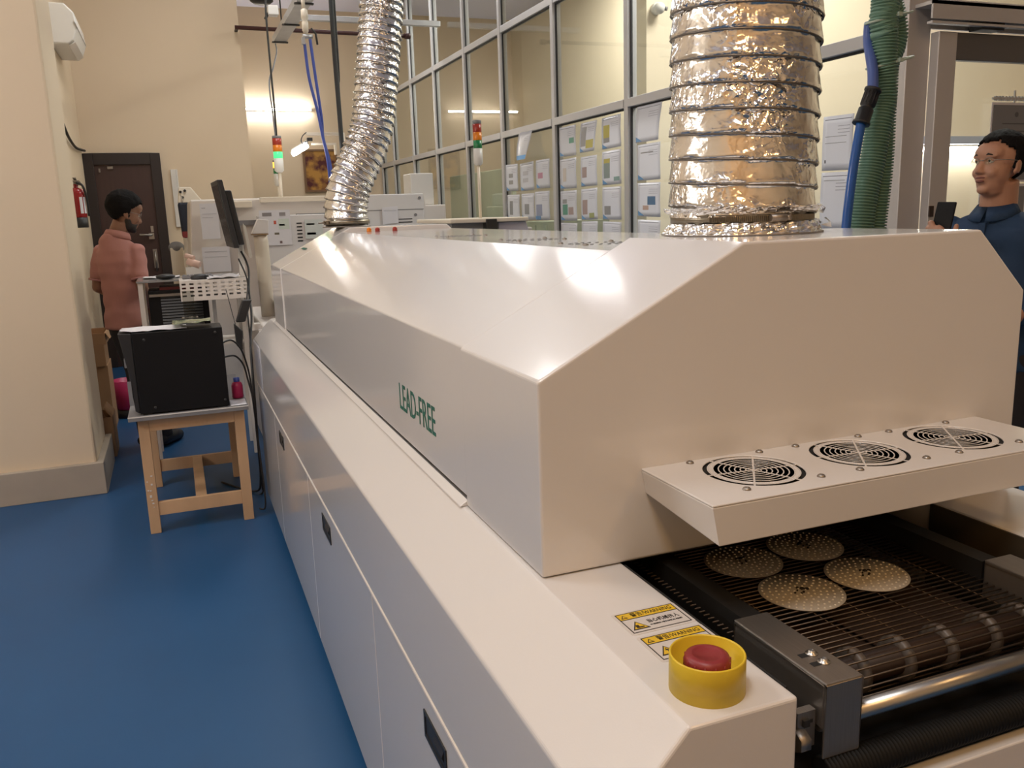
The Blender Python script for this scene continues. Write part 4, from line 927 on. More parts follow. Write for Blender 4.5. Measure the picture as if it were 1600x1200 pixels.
cable([(1.0,8.2,H),(.99,8.18,3.6),(.96,8.15,3.2),(.955,8.1,2.7),(.955,8.07,2.4),(.95,8.05,2.15)], .009, 'dark cable dropping to the green-lit signal tower', M_dark)
cable([(1.12,8.95,3.085),(1.08,8.6,2.95),(.99,8.2,2.75),(.93,8.08,2.6),(.935,8.06,2.35),(.942,8.05,2.15)], .007, 'grey cable dropping from the tray end to the green-lit signal tower', M_grey)
al = thing('air_manifold', 'cream air filter fittings hanging above the blue air lines', 'air fitting', (1.13, 7.05, 2.9))
m_ = MB(); m_.cyl((1.112,7.05,3.099),(1.112,7.05,2.98),.014,10).lathe([(.012,0),(.026,-.01),(.026,-.07),(.018,-.09),(.024,-.10),(.024,-.16),(.010,-.19)], (1.115,7.05,3.0), 14); obj('filter', m_, M_cream, al)
obj('valve', MB().cyl((1.09,7.05,2.80),(1.165,7.05,2.80),.016,10).box((1.08,7.03,2.74),(1.105,7.07,2.79)), M_galv, al)
obj('lever', MB().tube([(1.16,7.05,2.86),(1.19,7.04,2.82),(1.195,7.03,2.74)], .008, 8), M_dark, al)
cable([(1.10,7.05,2.75),(1.115,7.05,2.5),(1.16,7.04,2.25),(1.185,7.03,2.05),(1.21,7.02,1.85),(1.22,7.05,1.60)], .012, 'left blue air line hanging in front of the far recess wall', M_blue2, group='blue air lines', cat='air line', name='air_line')
cable([(1.145,7.05,2.78),(1.165,7.05,2.5),(1.19,7.06,2.2),(1.195,7.08,2.05),(1.235,7.09,1.85),(1.25,7.1,1.60)], .012, 'right blue air line hanging in front of the far recess wall', M_blue2, group='blue air lines', cat='air line', name='air_line')
cable([(1.335,7.1,H),(1.335,7.1,3.0),(1.335,7.1,2.65),(1.34,7.1,2.3),(1.345,7.1,1.60)], .019, 'thick dark cable bundle beside the blue air lines', mat('dark_grey_rubber', (.035,.038,.040), .5))
cable([(1.36,7.12,H),(1.362,7.12,2.7),(1.352,7.12,2.4),(1.36,7.12,1.6)], .010, 'thin dark cable behind the thick dark cable bundle', mat('dark_grey_rubber', (.035,.038,.040), .5))
wl = thing('work_lamp', 'lit white work lamp on a jointed arm left of the silver duct', 'lamp', (1.36, 7.2, 1.6))
obj('arm', MB().box((1.08,7.18,2.080),(1.38,7.22,2.102)).box((1.12,7.2,2.005),(1.31,7.23,2.022)).box((1.30,7.2,1.93),(1.318,7.23,2.022)), M_cream, wl, bevel=.003)
obj('post', MB().cyl((1.375,7.2,1.597),(1.375,7.2,2.10),.014), M_cream, wl)
m_ = MB(); m_.tube([(.952,7.14,1.930),(.965,7.14,1.936),(1.065,7.14,1.992),(1.078,7.14,1.999)], [.016,.021,.021,.016], 14); obj('lamp_head', m_, M_led_on, wl)
obj('shade', MB().tube([(.955,7.165,1.955),(1.08,7.165,2.024)], .016, 10), M_white, wl)
obj('joint', MB().box((1.085,7.17,2.035),(1.125,7.21,2.06)).box((1.06,7.15,2.005),(1.085,7.18,2.03)), M_black, wl)
obj('lamp_cord', MB().tube(smooth_path([(1.08,7.17,2.10),(1.045,7.15,2.07),(1.03,7.14,2.03),(1.05,7.15,2.0),(1.06,7.16,2.01)]), .004, 6), M_black, wl)
pic = thing('framed_picture', 'framed maroon and gold picture on the far recess wall beside the duct', 'picture', (2.3, 14.03, 2.1))
obj('frame', MB().box((2.03,14.0,1.82),(2.06,14.05,2.47)).box((2.53,14.0,1.82),(2.56,14.05,2.47)).box((2.06,14.0,1.82),(2.53,14.05,1.85)).box((2.06,14.0,2.44),(2.53,14.05,2.47)), mat('picture_frame_wood', (.22,.12,.06), .4), pic)
mp = bpy.data.materials.new('abstract_print'); mp.use_nodes = True; nt = mp.node_tree; bs = nt.nodes['Principled BSDF']; tcn = nt.nodes.new('ShaderNodeTexCoord'); nz = nt.nodes.new('ShaderNodeTexNoise'); nz.inputs['Scale'].default_value = 6; nz.inputs['Detail'].default_value = 4
cr = nt.nodes.new('ShaderNodeValToRGB'); cr.color_ramp.elements[0].position = .40; cr.color_ramp.elements[0].color = (.10,.012,.015,1); cr.color_ramp.elements[1].position = .58; cr.color_ramp.elements[1].color = (.55,.28,.05,1)
nt.links.new(tcn.outputs['Object'], nz.inputs['Vector']); nt.links.new(nz.outputs['Fac'], cr.inputs[0]); nt.links.new(cr.outputs[0], bs.inputs['Base Color'])
obj('print', MB().box((2.06,14.02,1.85),(2.53,14.03,2.44)), mp, pic)
def tube_light(a, b, label, m, off=(0,.03,0)):
    A = Vector(a); B = Vector(b); t = thing('tube_light', label, 'light', tuple((A+B)/2))
    m_ = MB(); m_.cyl(A, B, .015, 12); obj('tube', m_, m, t)
    O = Vector(off); d = (B-A).normalized(); m_ = MB()
    lo = [min(A[i],B[i])+O[i]-(.012 if d[i] < .5 else .02) for i in range(3)]; hi = [max(A[i],B[i])+O[i]+(.012 if d[i] < .5 else .02) for i in range(3)]
    m_.box(lo, hi); obj('batten', m_, M_white, t)
    for P in (A, B):
        m_ = MB(); q = d*.012*(1 if P is B else -1); m_.cyl(P, P+q, .017, 10); obj('end_holder', m_, M_white, t)
    return t
tube_light((.99,13.96,3.06),(2.20,13.96,3.055),'bright fluorescent tube high on the far recess wall', M_tube, (0,.05,0))
tube_light((6.25,6.22,1.865),(7.45,6.22,1.865),'bright fluorescent tube on the glass room wall behind the man in blue', M_tubeg, (0,.045,.02))
tag(obj('shelf_rail', MB().box((6.2,6.18,1.915),(7.6,6.299,1.985)), mat('blue_grey_paint', (.30,.33,.40), .4)), 'blue grey rail above the glass room tube behind the man in blue', 'rail')
tube_light((-2.74,2.3,2.5),(-2.74,3.5,2.5),'added fill tube on the left wall beside the aisle, outside the frame', mat('fill_tube_aisle', (1,1,1), .4, emit=(1, 1, 1), estr=165), (-.035,0,0))  # unseen tube, added to brighten the oven's left side faces
tube_light((2.1,7.4,4.40),(2.1,8.6,4.40),'ceiling fluorescent tube over the far machines, above the frame', M_tube, (0,0,.05))
ac = thing('air_conditioner', 'white split air conditioner high on the left wall behind the pier', 'air conditioner', (-.63, 8.25, 2.9))
obj('body', MB().prism([(-.73,2.83),(-.73,3.13),(-.60,3.13),(-.535,3.06),(-.525,2.95),(-.56,2.86),(-.60,2.83)], 1, 7.85, 8.65), M_white, ac, bevel=.01)
obj('flap', MB().prism([(-.60,2.828),(-.555,2.858),(-.552,2.850),(-.598,2.820)], 1, 7.9, 8.6), M_paint2, ac)
obj('seam', MB().prism([(-.5405,3.0),(-.5235,2.955),(-.522,2.95),(-.539,2.995)], 1, 7.84, 8.66), M_grey, ac)
cable([(-.708,7.3,2.32),(-.708,7.84,2.21),(-.708,8.13,2.145),(-.708,8.6,2.105),(-.708,9.2,2.125),(-.70,9.44,2.135)], .012, 'dark cable sagging along the left wall to the brown door', M_dark)
fe = thing('fire_extinguisher', 'red fire extinguisher hanging on the left wall beside the pier', 'fire extinguisher', (-.64, 7.3, 1.4))
fx, fy = -.632, 7.3
m_ = MB(); m_.lathe([(.052,1.49),(.055,1.50),(.055,1.665),(.050,1.69),(.030,1.705),(.016,1.71),(.016,1.735),(0,1.735)], (fx,fy,0), 24); obj('cylinder', m_, M_redfe, fe)
m_ = MB(); m_.lathe([(.053,1.415),(.0555,1.42),(.0555,1.489),(.05,1.491)], (fx,fy,0), 24); obj('base', m_, M_black, fe)
obj('valve', MB().cyl((fx,fy,1.735),(fx,fy,1.755),.014).box((fx-.012,fy-.05,1.752),(fx+.012,fy+.03,1.762)).hexa([(fx-.010,fy-.05,1.775),(fx+.010,fy-.05,1.775),(fx+.010,fy+.03,1.765),(fx-.010,fy+.03,1.765),(fx-.010,fy-.05,1.783),(fx+.010,fy-.05,1.783),(fx+.010,fy+.03,1.773),(fx-.010,fy+.03,1.773)]).cyl((fx+.02,fy,1.745),(fx+.02,fy-.012,1.745),.018,14), M_steel, fe)
obj('hose', MB().tube(smooth_path([(fx+.01,fy-.02,1.745),(fx+.05,fy-.035,1.72),(fx+.066,fy-.02,1.62),(fx+.066,fy,1.50)]), .009, 8), M_black, fe)
lb = MB()
for a0, a1 in ((-1.25,-.85),(-.70,-.25)):
    for k in range(5):
        aa = a0+(a1-a0)*k/5; ab = a0+(a1-a0)*(k+1)/5; r = .0557
        lb.quad((fx+r*math.cos(aa),fy+r*math.sin(aa),1.52),(fx+r*math.cos(ab),fy+r*math.sin(ab),1.52),(fx+r*math.cos(ab),fy+r*math.sin(ab),1.64),(fx+r*math.cos(aa),fy+r*math.sin(aa),1.64))
obj('white_label', lb, M_paper, fe)
obj('wall_bracket', MB().box((-.73,fy-.03,1.55),(fx-.05,fy+.03,1.60)), M_dark, fe)
dc = thing('dome_camera', 'small white camera on the glass room wall left of the wide duct', 'camera', (3.76, 6.26, 2.96))
m_ = MB(); m_.cyl((3.75,6.30,2.965),(3.75,6.25,2.965),.045,20).ell((3.75,6.235,2.96),(.045,.045,.045)); obj('dome', m_, M_white, dc)
obj('lens', MB().cyl((3.785,6.215,2.955),(3.80,6.20,2.95),.016,12), M_grey, dc)
sp = thing('pendant_speaker', 'black round pendant at the top edge left of the cable tray', 'pendant', (1.02, 9.1, 3.5))
m_ = MB(); m_.lathe([(0,3.475),(.08,3.478),(.11,3.50),(.115,3.56),(.09,3.62),(0,3.63)], (1.04,9.1,0), 28); obj('shell', m_, M_black, sp)
obj('rod', MB().cyl((1.04,9.1,3.62),(1.04,9.1,H),.01), M_dark, sp)

# ------------------------------------------------------------------ cartons and floor things behind the pier
def carton(x0, x1, y0, y1, z0, z1, label, flaps=(), th=.006):
    t = thing('cardboard_box', label, 'box', ((x0+x1)/2, (y0+y1)/2, z0), )
    obj('walls', MB().box((x0,y0,z0),(x1,y0+th,z1)).box((x0,y1-th,z0),(x1,y1,z1)).box((x0,y0+th,z0),(x0+th,y1-th,z1)).box((x1-th,y0+th,z0),(x1,y1-th,z1)).box((x0+th,y0+th,z0),(x1-th,y1-th,z0+th)), M_card, t)
    for P in flaps: obj('flap', MB().hexa(P), M_card, t)
    return t
c = carton(-.72,-.462,5.76,6.02,0,.255,'open brown carton on the floor just behind the pier', [[(-.468,5.76,.255),(-.462,5.76,.255),(-.462,6.02,.255),(-.468,6.02,.255),(-.508,5.78,.31),(-.500,5.78,.312),(-.500,6.0,.312),(-.508,6.0,.31)], [(-.70,5.76,.255),(-.50,5.76,.255),(-.50,5.767,.255),(-.70,5.767,.255),(-.70,5.70,.335),(-.52,5.70,.335),(-.52,5.706,.338),(-.70,5.706,.338)]])
c = carton(-.72,-.51,6.50,6.86,0,.47,'dark brown carton at the bottom of the stack behind the pier')
c = carton(-.70,-.515,6.48,6.78,.471,.62,'light brown carton in the middle of the stack behind the pier')
c = carton(-.72,-.50,6.48,6.84,.621,.70,'flat brown carton on top of the stack behind the pier', [[(-.50,6.48,.70),(-.495,6.48,.70),(-.495,6.76,.70),(-.50,6.76,.70),(-.477,6.48,.66),(-.471,6.48,.66),(-.471,6.76,.66),(-.477,6.76,.66)]])
crumple('foil_bag', -.72, -.44, 7.32, 7.8, .0, .09, M_galv, 'silver crumpled bag on the blue floor beyond the carton stack', 'bag', 21, solid=.02)
tag(obj('black_mat', MB().box((-.70,7.2,.0),(-.42,7.28,.035)), M_black, bevel=.004), 'black strip on the floor in front of the silver bag', 'mat')

# ------------------------------------------------------------------ people
def head_prims(mb, c, Rm, s=1.0, fz=0):
    c = Vector(c)
    def E(p, r, rot=None): mb.ell(c+Rm@(Vector(p)*s), tuple(x*s for x in r), Rm @ (rot or Matrix.Identity(3)), 24, 16)
    def T(pts, rad): mb.tube([c+Rm@(Vector(p)*s) for p in pts], [r*s for r in rad], 12)
    E((-.012,0,.040), (.098,.077,.090)); E((.030,0,-.022), (.062,.064,.082)); E((.030,0,-.070), (.052,.051,.045)); E((.068,0,-.095), (.020,.024,.018))
    E((.066,.030,-.030), (.024,.024,.024)); E((.066,-.030,-.030), (.024,.024,.024)); E((.055,0,.045), (.045,.060,.045))
    c = c+Rm@Vector((0,0,fz))*s
    E((.077,.029,.020), (.014,.026,.009)); E((.077,-.029,.020), (.014,.026,.009))
    T([(.082,0,.012),(.094,0,-.012),(.107,0,-.036)], [.008,.010,.0125]); E((.106,0,-.037), (.012,.012,.010)); E((.097,.012,-.041), (.010,.008,.008)); E((.097,-.012,-.041), (.010,.008,.008))
    E((.087,0,-.063), (.011,.023,.007)); E((.084,0,-.076), (.011,.020,.008))
    for sgn in (1, -1):
        c = Vector(c)
        E((-.010,.079*sgn,-.010), (.019,.007,.033), Matrix.Rotation(.25*sgn, 3, 'Z')); E((.004,.078*sgn,-.035), (.009,.006,.012))
def eyes(parent, c, Rm, s, look=(1,0,0)):
    c = Vector(c)
    for sgn in (1, -1):
        p = Vector((.0775,.030*sgn,.003))*s
        e = MB(); e.ell(c+Rm@p, (.0105*s,)*3, None, 14, 10); eo = obj('eye', e, M_eyew, parent)
        d = Rm@Vector((.0080,0,-.0005)); i = MB(); i.ell(c+Rm@p+d*s, (.0052*s,)*3, None, 12, 8); obj('iris', i, M_ink, eo)
        l = MB(); l.ell(c+Rm@(p+Vector((.001,0,.0035))*s), (.0108*s,.0125*s,.0085*s), Rm, 14, 10); obj('eyelid', l, parent.data.materials[0] if parent.data else M_skin, eo)
        b = MB(); b.tube([c+Rm@(Vector(q)*s) for q in ((.0925,.012*sgn,.022),(.0925,.026*sgn,.028),(.083,.046*sgn,.022))], [.0028*s,.0045*s,.0022*s], 8); obj('eyebrow', b, M_beard, parent)
def hair(parent, c, Rm, s, line=.062, nape=-.055, side=.0, thick=.012, seed=1, temple=.02, recede=0):
    c = Vector(c); mb = MB(); n, m = 56, 34; C0 = Vector((-.012,0,.040)); V = {}
    def keep(p):
        x, y, z = p
        if x > .055: return z > line+recede*abs(y)*1.0 if abs(y) < .05 else z > line+.0
        if x > .012: return z > temple+(line-temple)*((x-.012)/.043)
        if x > -.022: return z > side-.012
        return z > nape+(side-nape)*max(0, min(1, (x+.09)/.08))
    idx = {}
    def vert(i, k):
        k %= n
        if (i, k) in idx: return idx[(i, k)]
        th = PI*i/m; a = 2*PI*k/n
        d = Vector((math.sin(th)*math.cos(a), math.sin(th)*math.sin(a), math.cos(th)))
        p = Vector((.101*d.x, .081*d.y, .093*d.z))
        if p.z < -.02 and p.x < 0: p.x *= 1.0+.25*(p.z+.02); p.y *= .97
        p = p+C0; p = p+d*(thick*.35*(1+.9*noise.noise(d*7+Vector((seed,0,0))))+.004*noise.noise(d*22))
        mb.v.append(tuple(c+Rm@(p*s))); idx[(i, k)] = len(mb.v)-1; return idx[(i, k)]
    for i in range(m):
        for k in range(n):
            th = PI*(i+.5)/m; a = 2*PI*(k+.5)/n
            p = Vector((.101*math.sin(th)*math.cos(a), .081*math.sin(th)*math.sin(a), .093*math.cos(th)))+C0
            if keep(p): mb.face((vert(i,k), vert(i+1,k), vert(i+1,k+1), vert(i,k+1)))
    mb.sm = [True]*len(mb.f)
    o = obj('hair', mb, M_hair, parent); sd = o.modifiers.new('s', 'SOLIDIFY'); sd.thickness = thick*s; sd.offset = 0
    o.data.polygons.foreach_set('use_smooth', [True]*len(o.data.polygons))
    return o
def rotm(fwd_, pitch=0, roll=0):
    f = Vector((fwd_[0], fwd_[1], 0)).normalized(); yaw = math.atan2(f.y, f.x)
    return (Matrix.Rotation(yaw, 3, 'Z') @ Matrix.Rotation(pitch, 3, 'Y') @ Matrix.Rotation(roll, 3, 'X'))
def hand_prims(mb, wrist, dirv, palm_n, s=1.0, curl=.35, thumb=1, spread=.012):
    # palm box plus five tapering fingers; dirv along the fingers, palm_n out of the palm
    d = Vector(dirv).normalized(); nrm = Vector(palm_n); nrm = (nrm-nrm.dot(d)*d).normalized(); side = d.cross(nrm)*thumb; w = Vector(wrist)
    Rm = Matrix((d, side, nrm)).transposed()
    mb.ell(w+d*.048*s, (.052*s,.040*s,.016*s), Rm, 16, 10); mb.tube([w-d*.02*s, w+d*.03*s], [(.024*s,.030*s),(.018*s,.036*s)], 12, up=nrm)
    for k, (off, ln) in enumerate(((.030,.070),(.010,.080),(-.011,.074),(-.030,.058))):
        p = w+d*.085*s+side*off*s; pts = [p-d*.03*s, p]; ang_ = 0
        for j in range(3):
            ang_ += curl*(.8+.25*j); q = pts[-1]+(d*math.cos(ang_)+nrm*math.sin(ang_)+side*off*.4)*ln*s*(.42, .32, .26)[j]; pts.append(q)
        mb.tube(pts, [.0095*s,.0095*s,.0088*s,.0080*s,.0062*s], 10)
        mb.ell(pts[-1], (.0064*s,)*3, None, 10, 8)
    p = w+d*.02*s+side*.022*s; pts = [p, p+(side*.030+d*.022+nrm*.012)*s, p+(side*.040+d*.052+nrm*.026)*s, p+(side*.036+d*.076+nrm*.036)*s]
    mb.tube(pts, [.013*s,.0115*s,.010*s,.0075*s], 10); mb.ell(pts[-1], (.0078*s,)*3, None, 10, 8)

# --- man in the pink polo shirt, seen from behind, head turned right and down
pk_ = thing('person', 'bearded man in a salmon pink polo shirt, back turned, near the brown door', 'person', (-.33, 6.0, 0))
hc = Vector((-.262, 6.0, 1.505)); Rh = rotm((.96, .28), .30)
fd = Vector((.5,.87,0)).normalized(); rt = Vector((.87,-.5,0)); base = Vector((-.325, 6.0, 0))
def at_(r, f, z): return base+rt*r+fd*f+Vector((0,0,z))
b = MB(); head_prims(b, hc, Rh, .97)
b.tube([at_(0,-.005,1.28), at_(.008,.004,1.38), hc+Vector((-.02,0,-.06))], [.052,.055,.056], 18)
b.tube([at_(0,.0,.86), at_(0,.0,1.0), at_(0,-.01,1.2), at_(0,-.01,1.27), at_(0,-.005,1.31)], [(.075,.10),(.075,.10),(.075,.11),(.06,.10),(.04,.06)], 20, up=fd)
shR, shL = at_(.122,0,1.265), at_(-.122,0,1.265); elR, elL = at_(.158,-.04,1.045), at_(-.158,-.02,1.045); wrR, wrL = at_(.07,.15,.93), at_(-.10,.16,.95)
for sh_, el_, wr_, tb_ in ((shR,elR,wrR,-1),(shL,elL,wrL,1)):
    b.tube([sh_, sh_.lerp(el_,.5), el_], [.046,.041,.036], 14); b.ell(el_, (.036,)*3); b.tube([el_, el_.lerp(wr_,.4), wr_], [.036,.034,.025], 14)
    hand_prims(b, wr_, (wr_-el_).normalized(), Vector((0,0,-1)), .95, .3, tb_)
for sx in (-.085, .085):
    b.tube([at_(sx*.7,.0,.90), at_(sx*.7+.065,.02,.50), at_(sx*.7+.115,-.01,.09)], [.062,.052,.036], 14); b.tube([at_(sx*.7+.115,-.05,.045), at_(sx*.7+.115,.08,.035), at_(sx*.7+.115,.15,.03)], [.036,.036,.025], 12)
body = remeshed('body', b, M_skin, .0075, pk_, 3)
eyes(body, hc, Rh, .97); hair(body, hc, Rh, .97, line=.070, nape=-.085, side=-.012, thick=.016, seed=3, temple=.03)
bd = MB()
for p, r in (((.033,0,-.074),(.056,.056,.046)), ((.070,0,-.097),(.023,.028,.022)), ((.022,.045,-.045),(.026,.018,.036)), ((.022,-.045,-.045),(.026,.018,.036))):
    bd.ell(hc+Rh@(Vector(p)*.97), tuple(x*.97 for x in r), Rh, 18, 12)
for sgn in (1,-1): bd.tube([hc+Rh@(Vector(q)*.97) for q in ((.088,.0,-.053),(.085,.018*sgn,-.056),(.070,.032*sgn,-.070))], [.006,.006,.008], 8)
remeshed('beard', bd, M_beard, .006, body, 2)
gl = MB()
for sgn in (1,-1):
    ring = [hc+Rh@(Vector((.094-.006*abs(math.cos(a)), .031*sgn+.021*math.cos(a), .002+.016*math.sin(a)))*.97) for a in [2*PI*k/20 for k in range(21)]]
    gl.tube(ring, .0013, 6, caps=False); gl.tube([hc+Rh@(Vector(q)*.97) for q in ((.088,.052*sgn,.006),(.05,.076*sgn,.006),(.0,.083*sgn,.006))], .0014, 6)
gl.tube([hc+Rh@(Vector((.095,y,.006))*.97) for y in (-.010,0,.010)], .0013, 6)
obj('glasses', gl, M_steel, body)
s_ = MB()
s_.tube([at_(0,0,.775), at_(0,0,.80), at_(0,.0,.95), at_(0,-.005,1.10), at_(0,-.012,1.20), at_(0,-.012,1.27), at_(.0,-.008,1.33), at_(.005,-.004,1.365)], [(.108,.138),(.107,.137),(.100,.130),(.103,.133),(.106,.140),(.098,.130),(.080,.098),(.066,.072)], 28, up=fd)
for sh_, el_, sg in ((shR,elR,1),(shL,elL,-1)):
    s_.ell(sh_, (.053,.053,.050)); s_.tube([sh_+Vector((0,0,.004)), sh_.lerp(el_,.45), sh_.lerp(el_,.80)], [.052,.053,.056], 18)
shirt = remeshed('polo_shirt', s_, M_pink, .009, body, 3)
for v in shirt.data.vertices:        # soft folds
    p = Vector(v.co); q = .014*noise.noise(Vector((p.x*7, p.y*7, p.z*16)))+.009*noise.noise(Vector((p.x*16+3, p.y*16, p.z*9)))
    v.co = p+Vector(v.normal)*q
m_ = MB(); m_.tube([at_(.005,-.004,1.350), at_(.008,.0,1.372), at_(.01,.004,1.388)], [(.074,.086),(.070,.078),(.066,.070)], 24, caps=False, up=fd); co = obj('collar', m_, M_pink, shirt); sd = co.modifiers.new('s','SOLIDIFY'); sd.thickness = .006
for sh_, el_ in ((shR,elR),(shL,elL)):
    m_ = MB(); m_.tube([sh_.lerp(el_,.765), sh_.lerp(el_,.815)], [.0575,.0585], 20); obj('cuff', m_, mat('pink_rib', (.42,.20,.19), .8), shirt)
t_ = MB(); t_.tube([at_(0,0,.88), at_(0,0,.82), at_(0,0,.74)], [(.080,.105),(.090,.118),(.085,.120)], 22, up=fd)
for sx in (-.085, .085): t_.tube([at_(sx*.7,.0,.84), at_(sx*.7+.065,.02,.50), at_(sx*.7+.115,-.01,.06)], [.078,.064,.054], 18)
remeshed('trousers', t_, M_trouser, .010, body, 3)
for sx in (-.085, .085):
    m_ = MB(); m_.tube([at_(sx*.7+.115,-.085,.045), at_(sx*.7+.115,-.03,.05), at_(sx*.7+.115,.08,.045), at_(sx*.7+.115,.165,.032), at_(sx*.7+.115,.185,.03)], [.03,.044,.046,.034,.012], 14); obj('shoe', m_, M_black, body)

# --- man in the navy shirt with rimless glasses, holding up a phone
bl = thing('person', 'man in a navy shirt and glasses holding up a black phone behind the oven', 'person', (2.97, 2.44, 0))
hb = Vector((2.925, 2.415, 1.547)); Rb = rotm((-1, .02), -.08); sb = .96
fb = Vector((-.97,-.22,0)).normalized(); rb = Vector((-.22,.97,0)); bb = Vector((2.955, 2.43, 0))   # rb = his right (away from camera)
def ab(r, f, z): return bb+rb*r+fb*f+Vector((0,0,z))
FZ = .011
b = MB(); head_prims(b, hb, Rb, sb, FZ); hf = hb+Rb@Vector((0,0,FZ*sb))
b.ell(hb+Rb@Vector((.022,0,-.088)), (.045,.044,.030), Rb, 20, 12)
b.tube([ab(0,-.01,1.30), ab(0,.0,1.39), hb+Rb@Vector((-.02,0,-.05))], [.082,.066,.062], 20)
b.tube([ab(0,.0,.85), ab(0,.02,1.0), ab(0,.0,1.2), ab(0,-.01,1.31), ab(0,-.005,1.36)], [(.115,.15),(.125,.15),(.105,.165),(.085,.15),(.05,.08)], 20, up=fb)
s1R, s1L = ab(.185,0,1.30), ab(-.185,0,1.30); e1R, e1L = ab(.21,.06,1.04), ab(-.22,-.03,1.03)
PH = Vector((2.628, 2.385, 1.345))       # phone centre
w1R = Vector((2.672, 2.44, 1.245)); w1L = ab(-.15,.20,1.00)
for sh_, el_, wr_ in ((s1R,e1R,w1R),(s1L,e1L,w1L)):
    b.tube([sh_, sh_.lerp(el_,.5), el_], [.055,.049,.042], 14); b.ell(el_, (.042,)*3); b.tube([el_, el_.lerp(wr_,.4), wr_], [.042,.039,.028], 14)
hand_prims(b, w1L, (w1L-e1L).normalized(), Vector((0,0,-1)), .95, .35, 1)
for sx in (-.09, .09):
    b.tube([ab(sx,.0,.90), ab(sx*1.05,.02,.50), ab(sx*1.1,-.01,.09)], [.08,.058,.038], 14); b.tube([ab(sx*1.1,-.05,.045), ab(sx*1.15,.08,.035), ab(sx*1.15,.15,.03)], [.036,.036,.025], 12)
# right hand gripping the phone: palm behind it, four fingers round the far edge, thumb on the near edge
PA = math.radians(14)
pu = Vector((math.sin(PA)*.9, 0.0, math.cos(PA))).normalized()      # phone up
pn = Vector((.98, .12, .12)); pn = (pn-pn.dot(pu)*pu).normalized()    # screen faces its owner
pw = pu.cross(pn).normalized()                                       # across the phone
if pw.x > 0: pw = -pw                                                # towards photo left
palm = PH-pu*.060-pn*.018
b.tube([w1R, w1R.lerp(palm,.5), palm], [.027,.026,.024], 14)
Rp = Matrix((pw, pu, pn)).transposed(); b.ell(palm+pu*.008, (.036,.046,.014), Rp, 16, 10)
for k in range(4):
    q = PH-pu*(.062-.021*k)-pn*.016; L_ = (.9,1.0,1.0,.9)[k]
    pts = [palm+pu*(.018*k-.02)+pw*.015, q+pw*.034, q+pw*.050*L_+pn*.006, q+pw*.050*L_+pn*.022, q+pw*.034+pn*.031]
    b.tube(pts, [.0105,.0102,.0098,.0090,.0072], 10); b.ell(pts[-1], (.0075,)*3, None, 10, 8)
pts = [palm-pw*.020, PH-pu*.050-pw*.046-pn*.006, PH-pu*.026-pw*.054+pn*.004, PH-pu*.004-pw*.050+pn*.010, PH+pu*.008-pw*.062+pn*.010]
pts = pts[:4]; b.tube(pts, [.015,.0125,.011,.0085], 10); b.ell(pts[-1], (.0088,)*3, None, 10, 8)
body2 = remeshed('body', b, M_skin2, .0052, bl, 2)
eyes(body2, hf, Rb, sb)
for nm, z, r in (('lip', -.0615, (.0105,.021,.0052)), ('lip', -.0745, (.0105,.019,.0062))):
    m_ = MB(); m_.ell(hf+Rb@(Vector((.0895,0,z))*sb), tuple(x*sb for x in r), Rb, 16, 10); obj(nm, m_, M_lip, body2)
hair(body2, hb, Rb, sb, line=.084, nape=-.06, side=.006, thick=.009, seed=9, temple=.052, recede=.25)
gl = MB()
for sgn in (1,-1):
    ring = [hf+Rb@(Vector((.096-.010*max(0,math.cos(a)), .031*sgn+.021*math.cos(a)*sgn, -.001+.014*math.sin(a)))*sb) for a in [2*PI*k/24 for k in range(25)]]
    gl.tube(ring[0:13], .0011, 6); gl.tube([hf+Rb@(Vector(q)*sb) for q in ((.086,.053*sgn,.004),(.05,.077*sgn,.006),(.0,.084*sgn,.006),(-.02,.083*sgn,-.005))], .0013, 6)
gl.tube([hf+Rb@(Vector((.097,y,.004))*sb) for y in (-.010,0,.010)], .0012, 6)
gl.tube
go = obj('glasses', gl, M_steel, body2)
for sgn in (1,-1):
    ln = MB(); ln.ell(hf+Rb@(Vector((.0955,.031*sgn,-.001))*sb), (.0012,.020,.0135), Rb@Matrix.Rotation(-.22*sgn,3,'Z'), 18, 10); obj('lens', ln, M_glass, go)
s_ = MB()
s_.tube([ab(0,.01,.78), ab(0,.01,.85), ab(0,.02,1.0), ab(0,.005,1.15), ab(0,-.005,1.25), ab(0,-.01,1.31), ab(.0,-.008,1.352), ab(0,-.006,1.376)], [(.135,.175),(.138,.172),(.142,.165),(.130,.172),(.126,.190),(.118,.188),(.098,.140),(.078,.082)], 28, up=fb)
for sh_, el_ in ((s1R,e1R),(s1L,e1L)):
    s_.ell(sh_, (.070,.070,.064)); s_.tube([sh_+Vector((0,0,.01)), sh_.lerp(el_,.5), el_], [.069,.064,.058], 18); s_.ell(el_, (.058,)*3)
s_.tube([e1R, e1R.lerp(w1R,.75)], [.058,.044], 16); s_.tube([e1L, e1L.lerp(w1L,.75)], [.058,.044], 16)
shirt2 = remeshed('shirt', s_, M_navy, .009, body2, 3)
for v in shirt2.data.vertices:
    p = Vector(v.co); v.co = p+Vector(v.normal)*(.009*noise.noise(Vector((p.x*8, p.y*8, p.z*14)))+.005*noise.noise(Vector((p.x*18+3, p.y*18, p.z*11))))
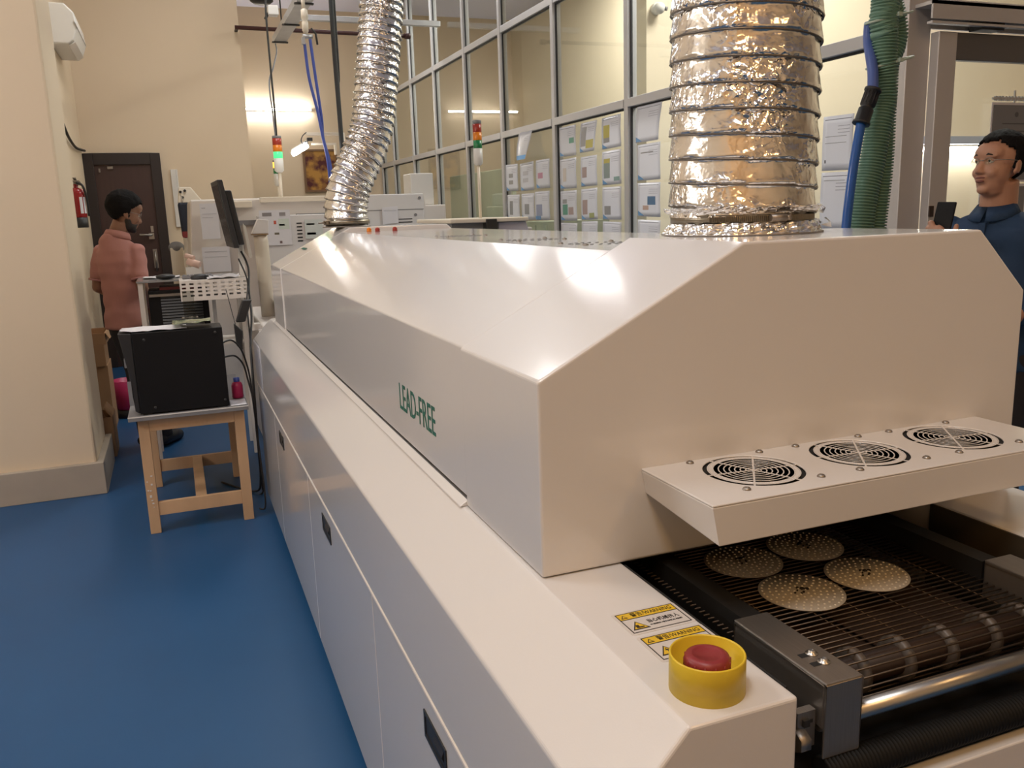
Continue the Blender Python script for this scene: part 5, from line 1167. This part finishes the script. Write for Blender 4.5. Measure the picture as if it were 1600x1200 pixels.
def collar_leaf(sgn):
    m_ = MB(); rows = []
    for k in range(9):
        a = PI*(k/8)*.96; c_, si = math.cos(a), math.sin(a)      # from front to back
        f0, r0 = .066*c_+.012, .066*si*sgn
        top = ab(r0, f0, 1.398+.012*(1-c_)); w_ = .034+.020*max(0, c_)
        out = ab(r0*1.35+.010*sgn*max(0,c_), f0*1.30+.006, 1.398+.010*(1-c_)-w_)
        inn = ab(r0*1.02, f0*1.02, 1.36); rows.append((inn, top, out))
    for i in range(8):
        for j in range(2): m_.quad(rows[i][j], rows[i+1][j], rows[i+1][j+1], rows[i][j+1])
    o = obj('collar', m_, M_navy, shirt2); sd = o.modifiers.new('s','SOLIDIFY'); sd.thickness = .004; o.data.polygons.foreach_set('use_smooth', [True]*len(o.data.polygons))
collar_leaf(1); collar_leaf(-1)
m_ = MB(); m_.hexa([ab(-.014,.140,1.0),ab(.014,.140,1.0),ab(.014,.150,1.0),ab(-.014,.150,1.0),ab(-.012,.098,1.34),ab(.012,.098,1.34),ab(.012,.106,1.34),ab(-.012,.106,1.34)]); obj('placket', m_, M_navy, shirt2)
t_ = MB(); t_.tube([ab(0,0,.93), ab(0,0,.85), ab(0,0,.76)], [(.120,.158),(.122,.163),(.108,.163)], 22, up=fb)
for sx in (-.09, .09): t_.tube([ab(sx,.0,.84), ab(sx*1.05,.02,.50), ab(sx*1.1,-.01,.06)], [.095,.074,.060], 18)
remeshed('trousers', t_, M_trouser, .010, body2, 3)
for sx in (-.09, .09):
    m_ = MB(); m_.tube([ab(sx*1.1,-.085,.045), ab(sx*1.12,-.03,.05), ab(sx*1.15,.08,.045), ab(sx*1.15,.165,.032), ab(sx*1.15,.185,.03)], [.03,.044,.046,.034,.012], 14); obj('shoe', m_, M_black, body2)
# the phone itself
ph = thing('mobile_phone', 'black mobile phone held up by the man in the navy shirt', 'phone', tuple(PH))
def phex(u, v, z0, z1): return [PH+pw*(-u)+pu*(-v)+pn*z0, PH+pw*u+pu*(-v)+pn*z0, PH+pw*u+pu*v+pn*z0, PH+pw*(-u)+pu*v+pn*z0, PH+pw*(-u)+pu*(-v)+pn*z1, PH+pw*u+pu*(-v)+pn*z1, PH+pw*u+pu*v+pn*z1, PH+pw*(-u)+pu*v+pn*z1]
obj('case', MB().hexa(phex(.0375,.079,-.005,.0045)), mat('phone_case', (.008,.008,.009), .6, spec=.2), ph, bevel=.004)
obj('screen', MB().hexa(phex(.034,.074,.0046,.0052)), mat('phone_glass', (.01,.01,.012), .08), ph)
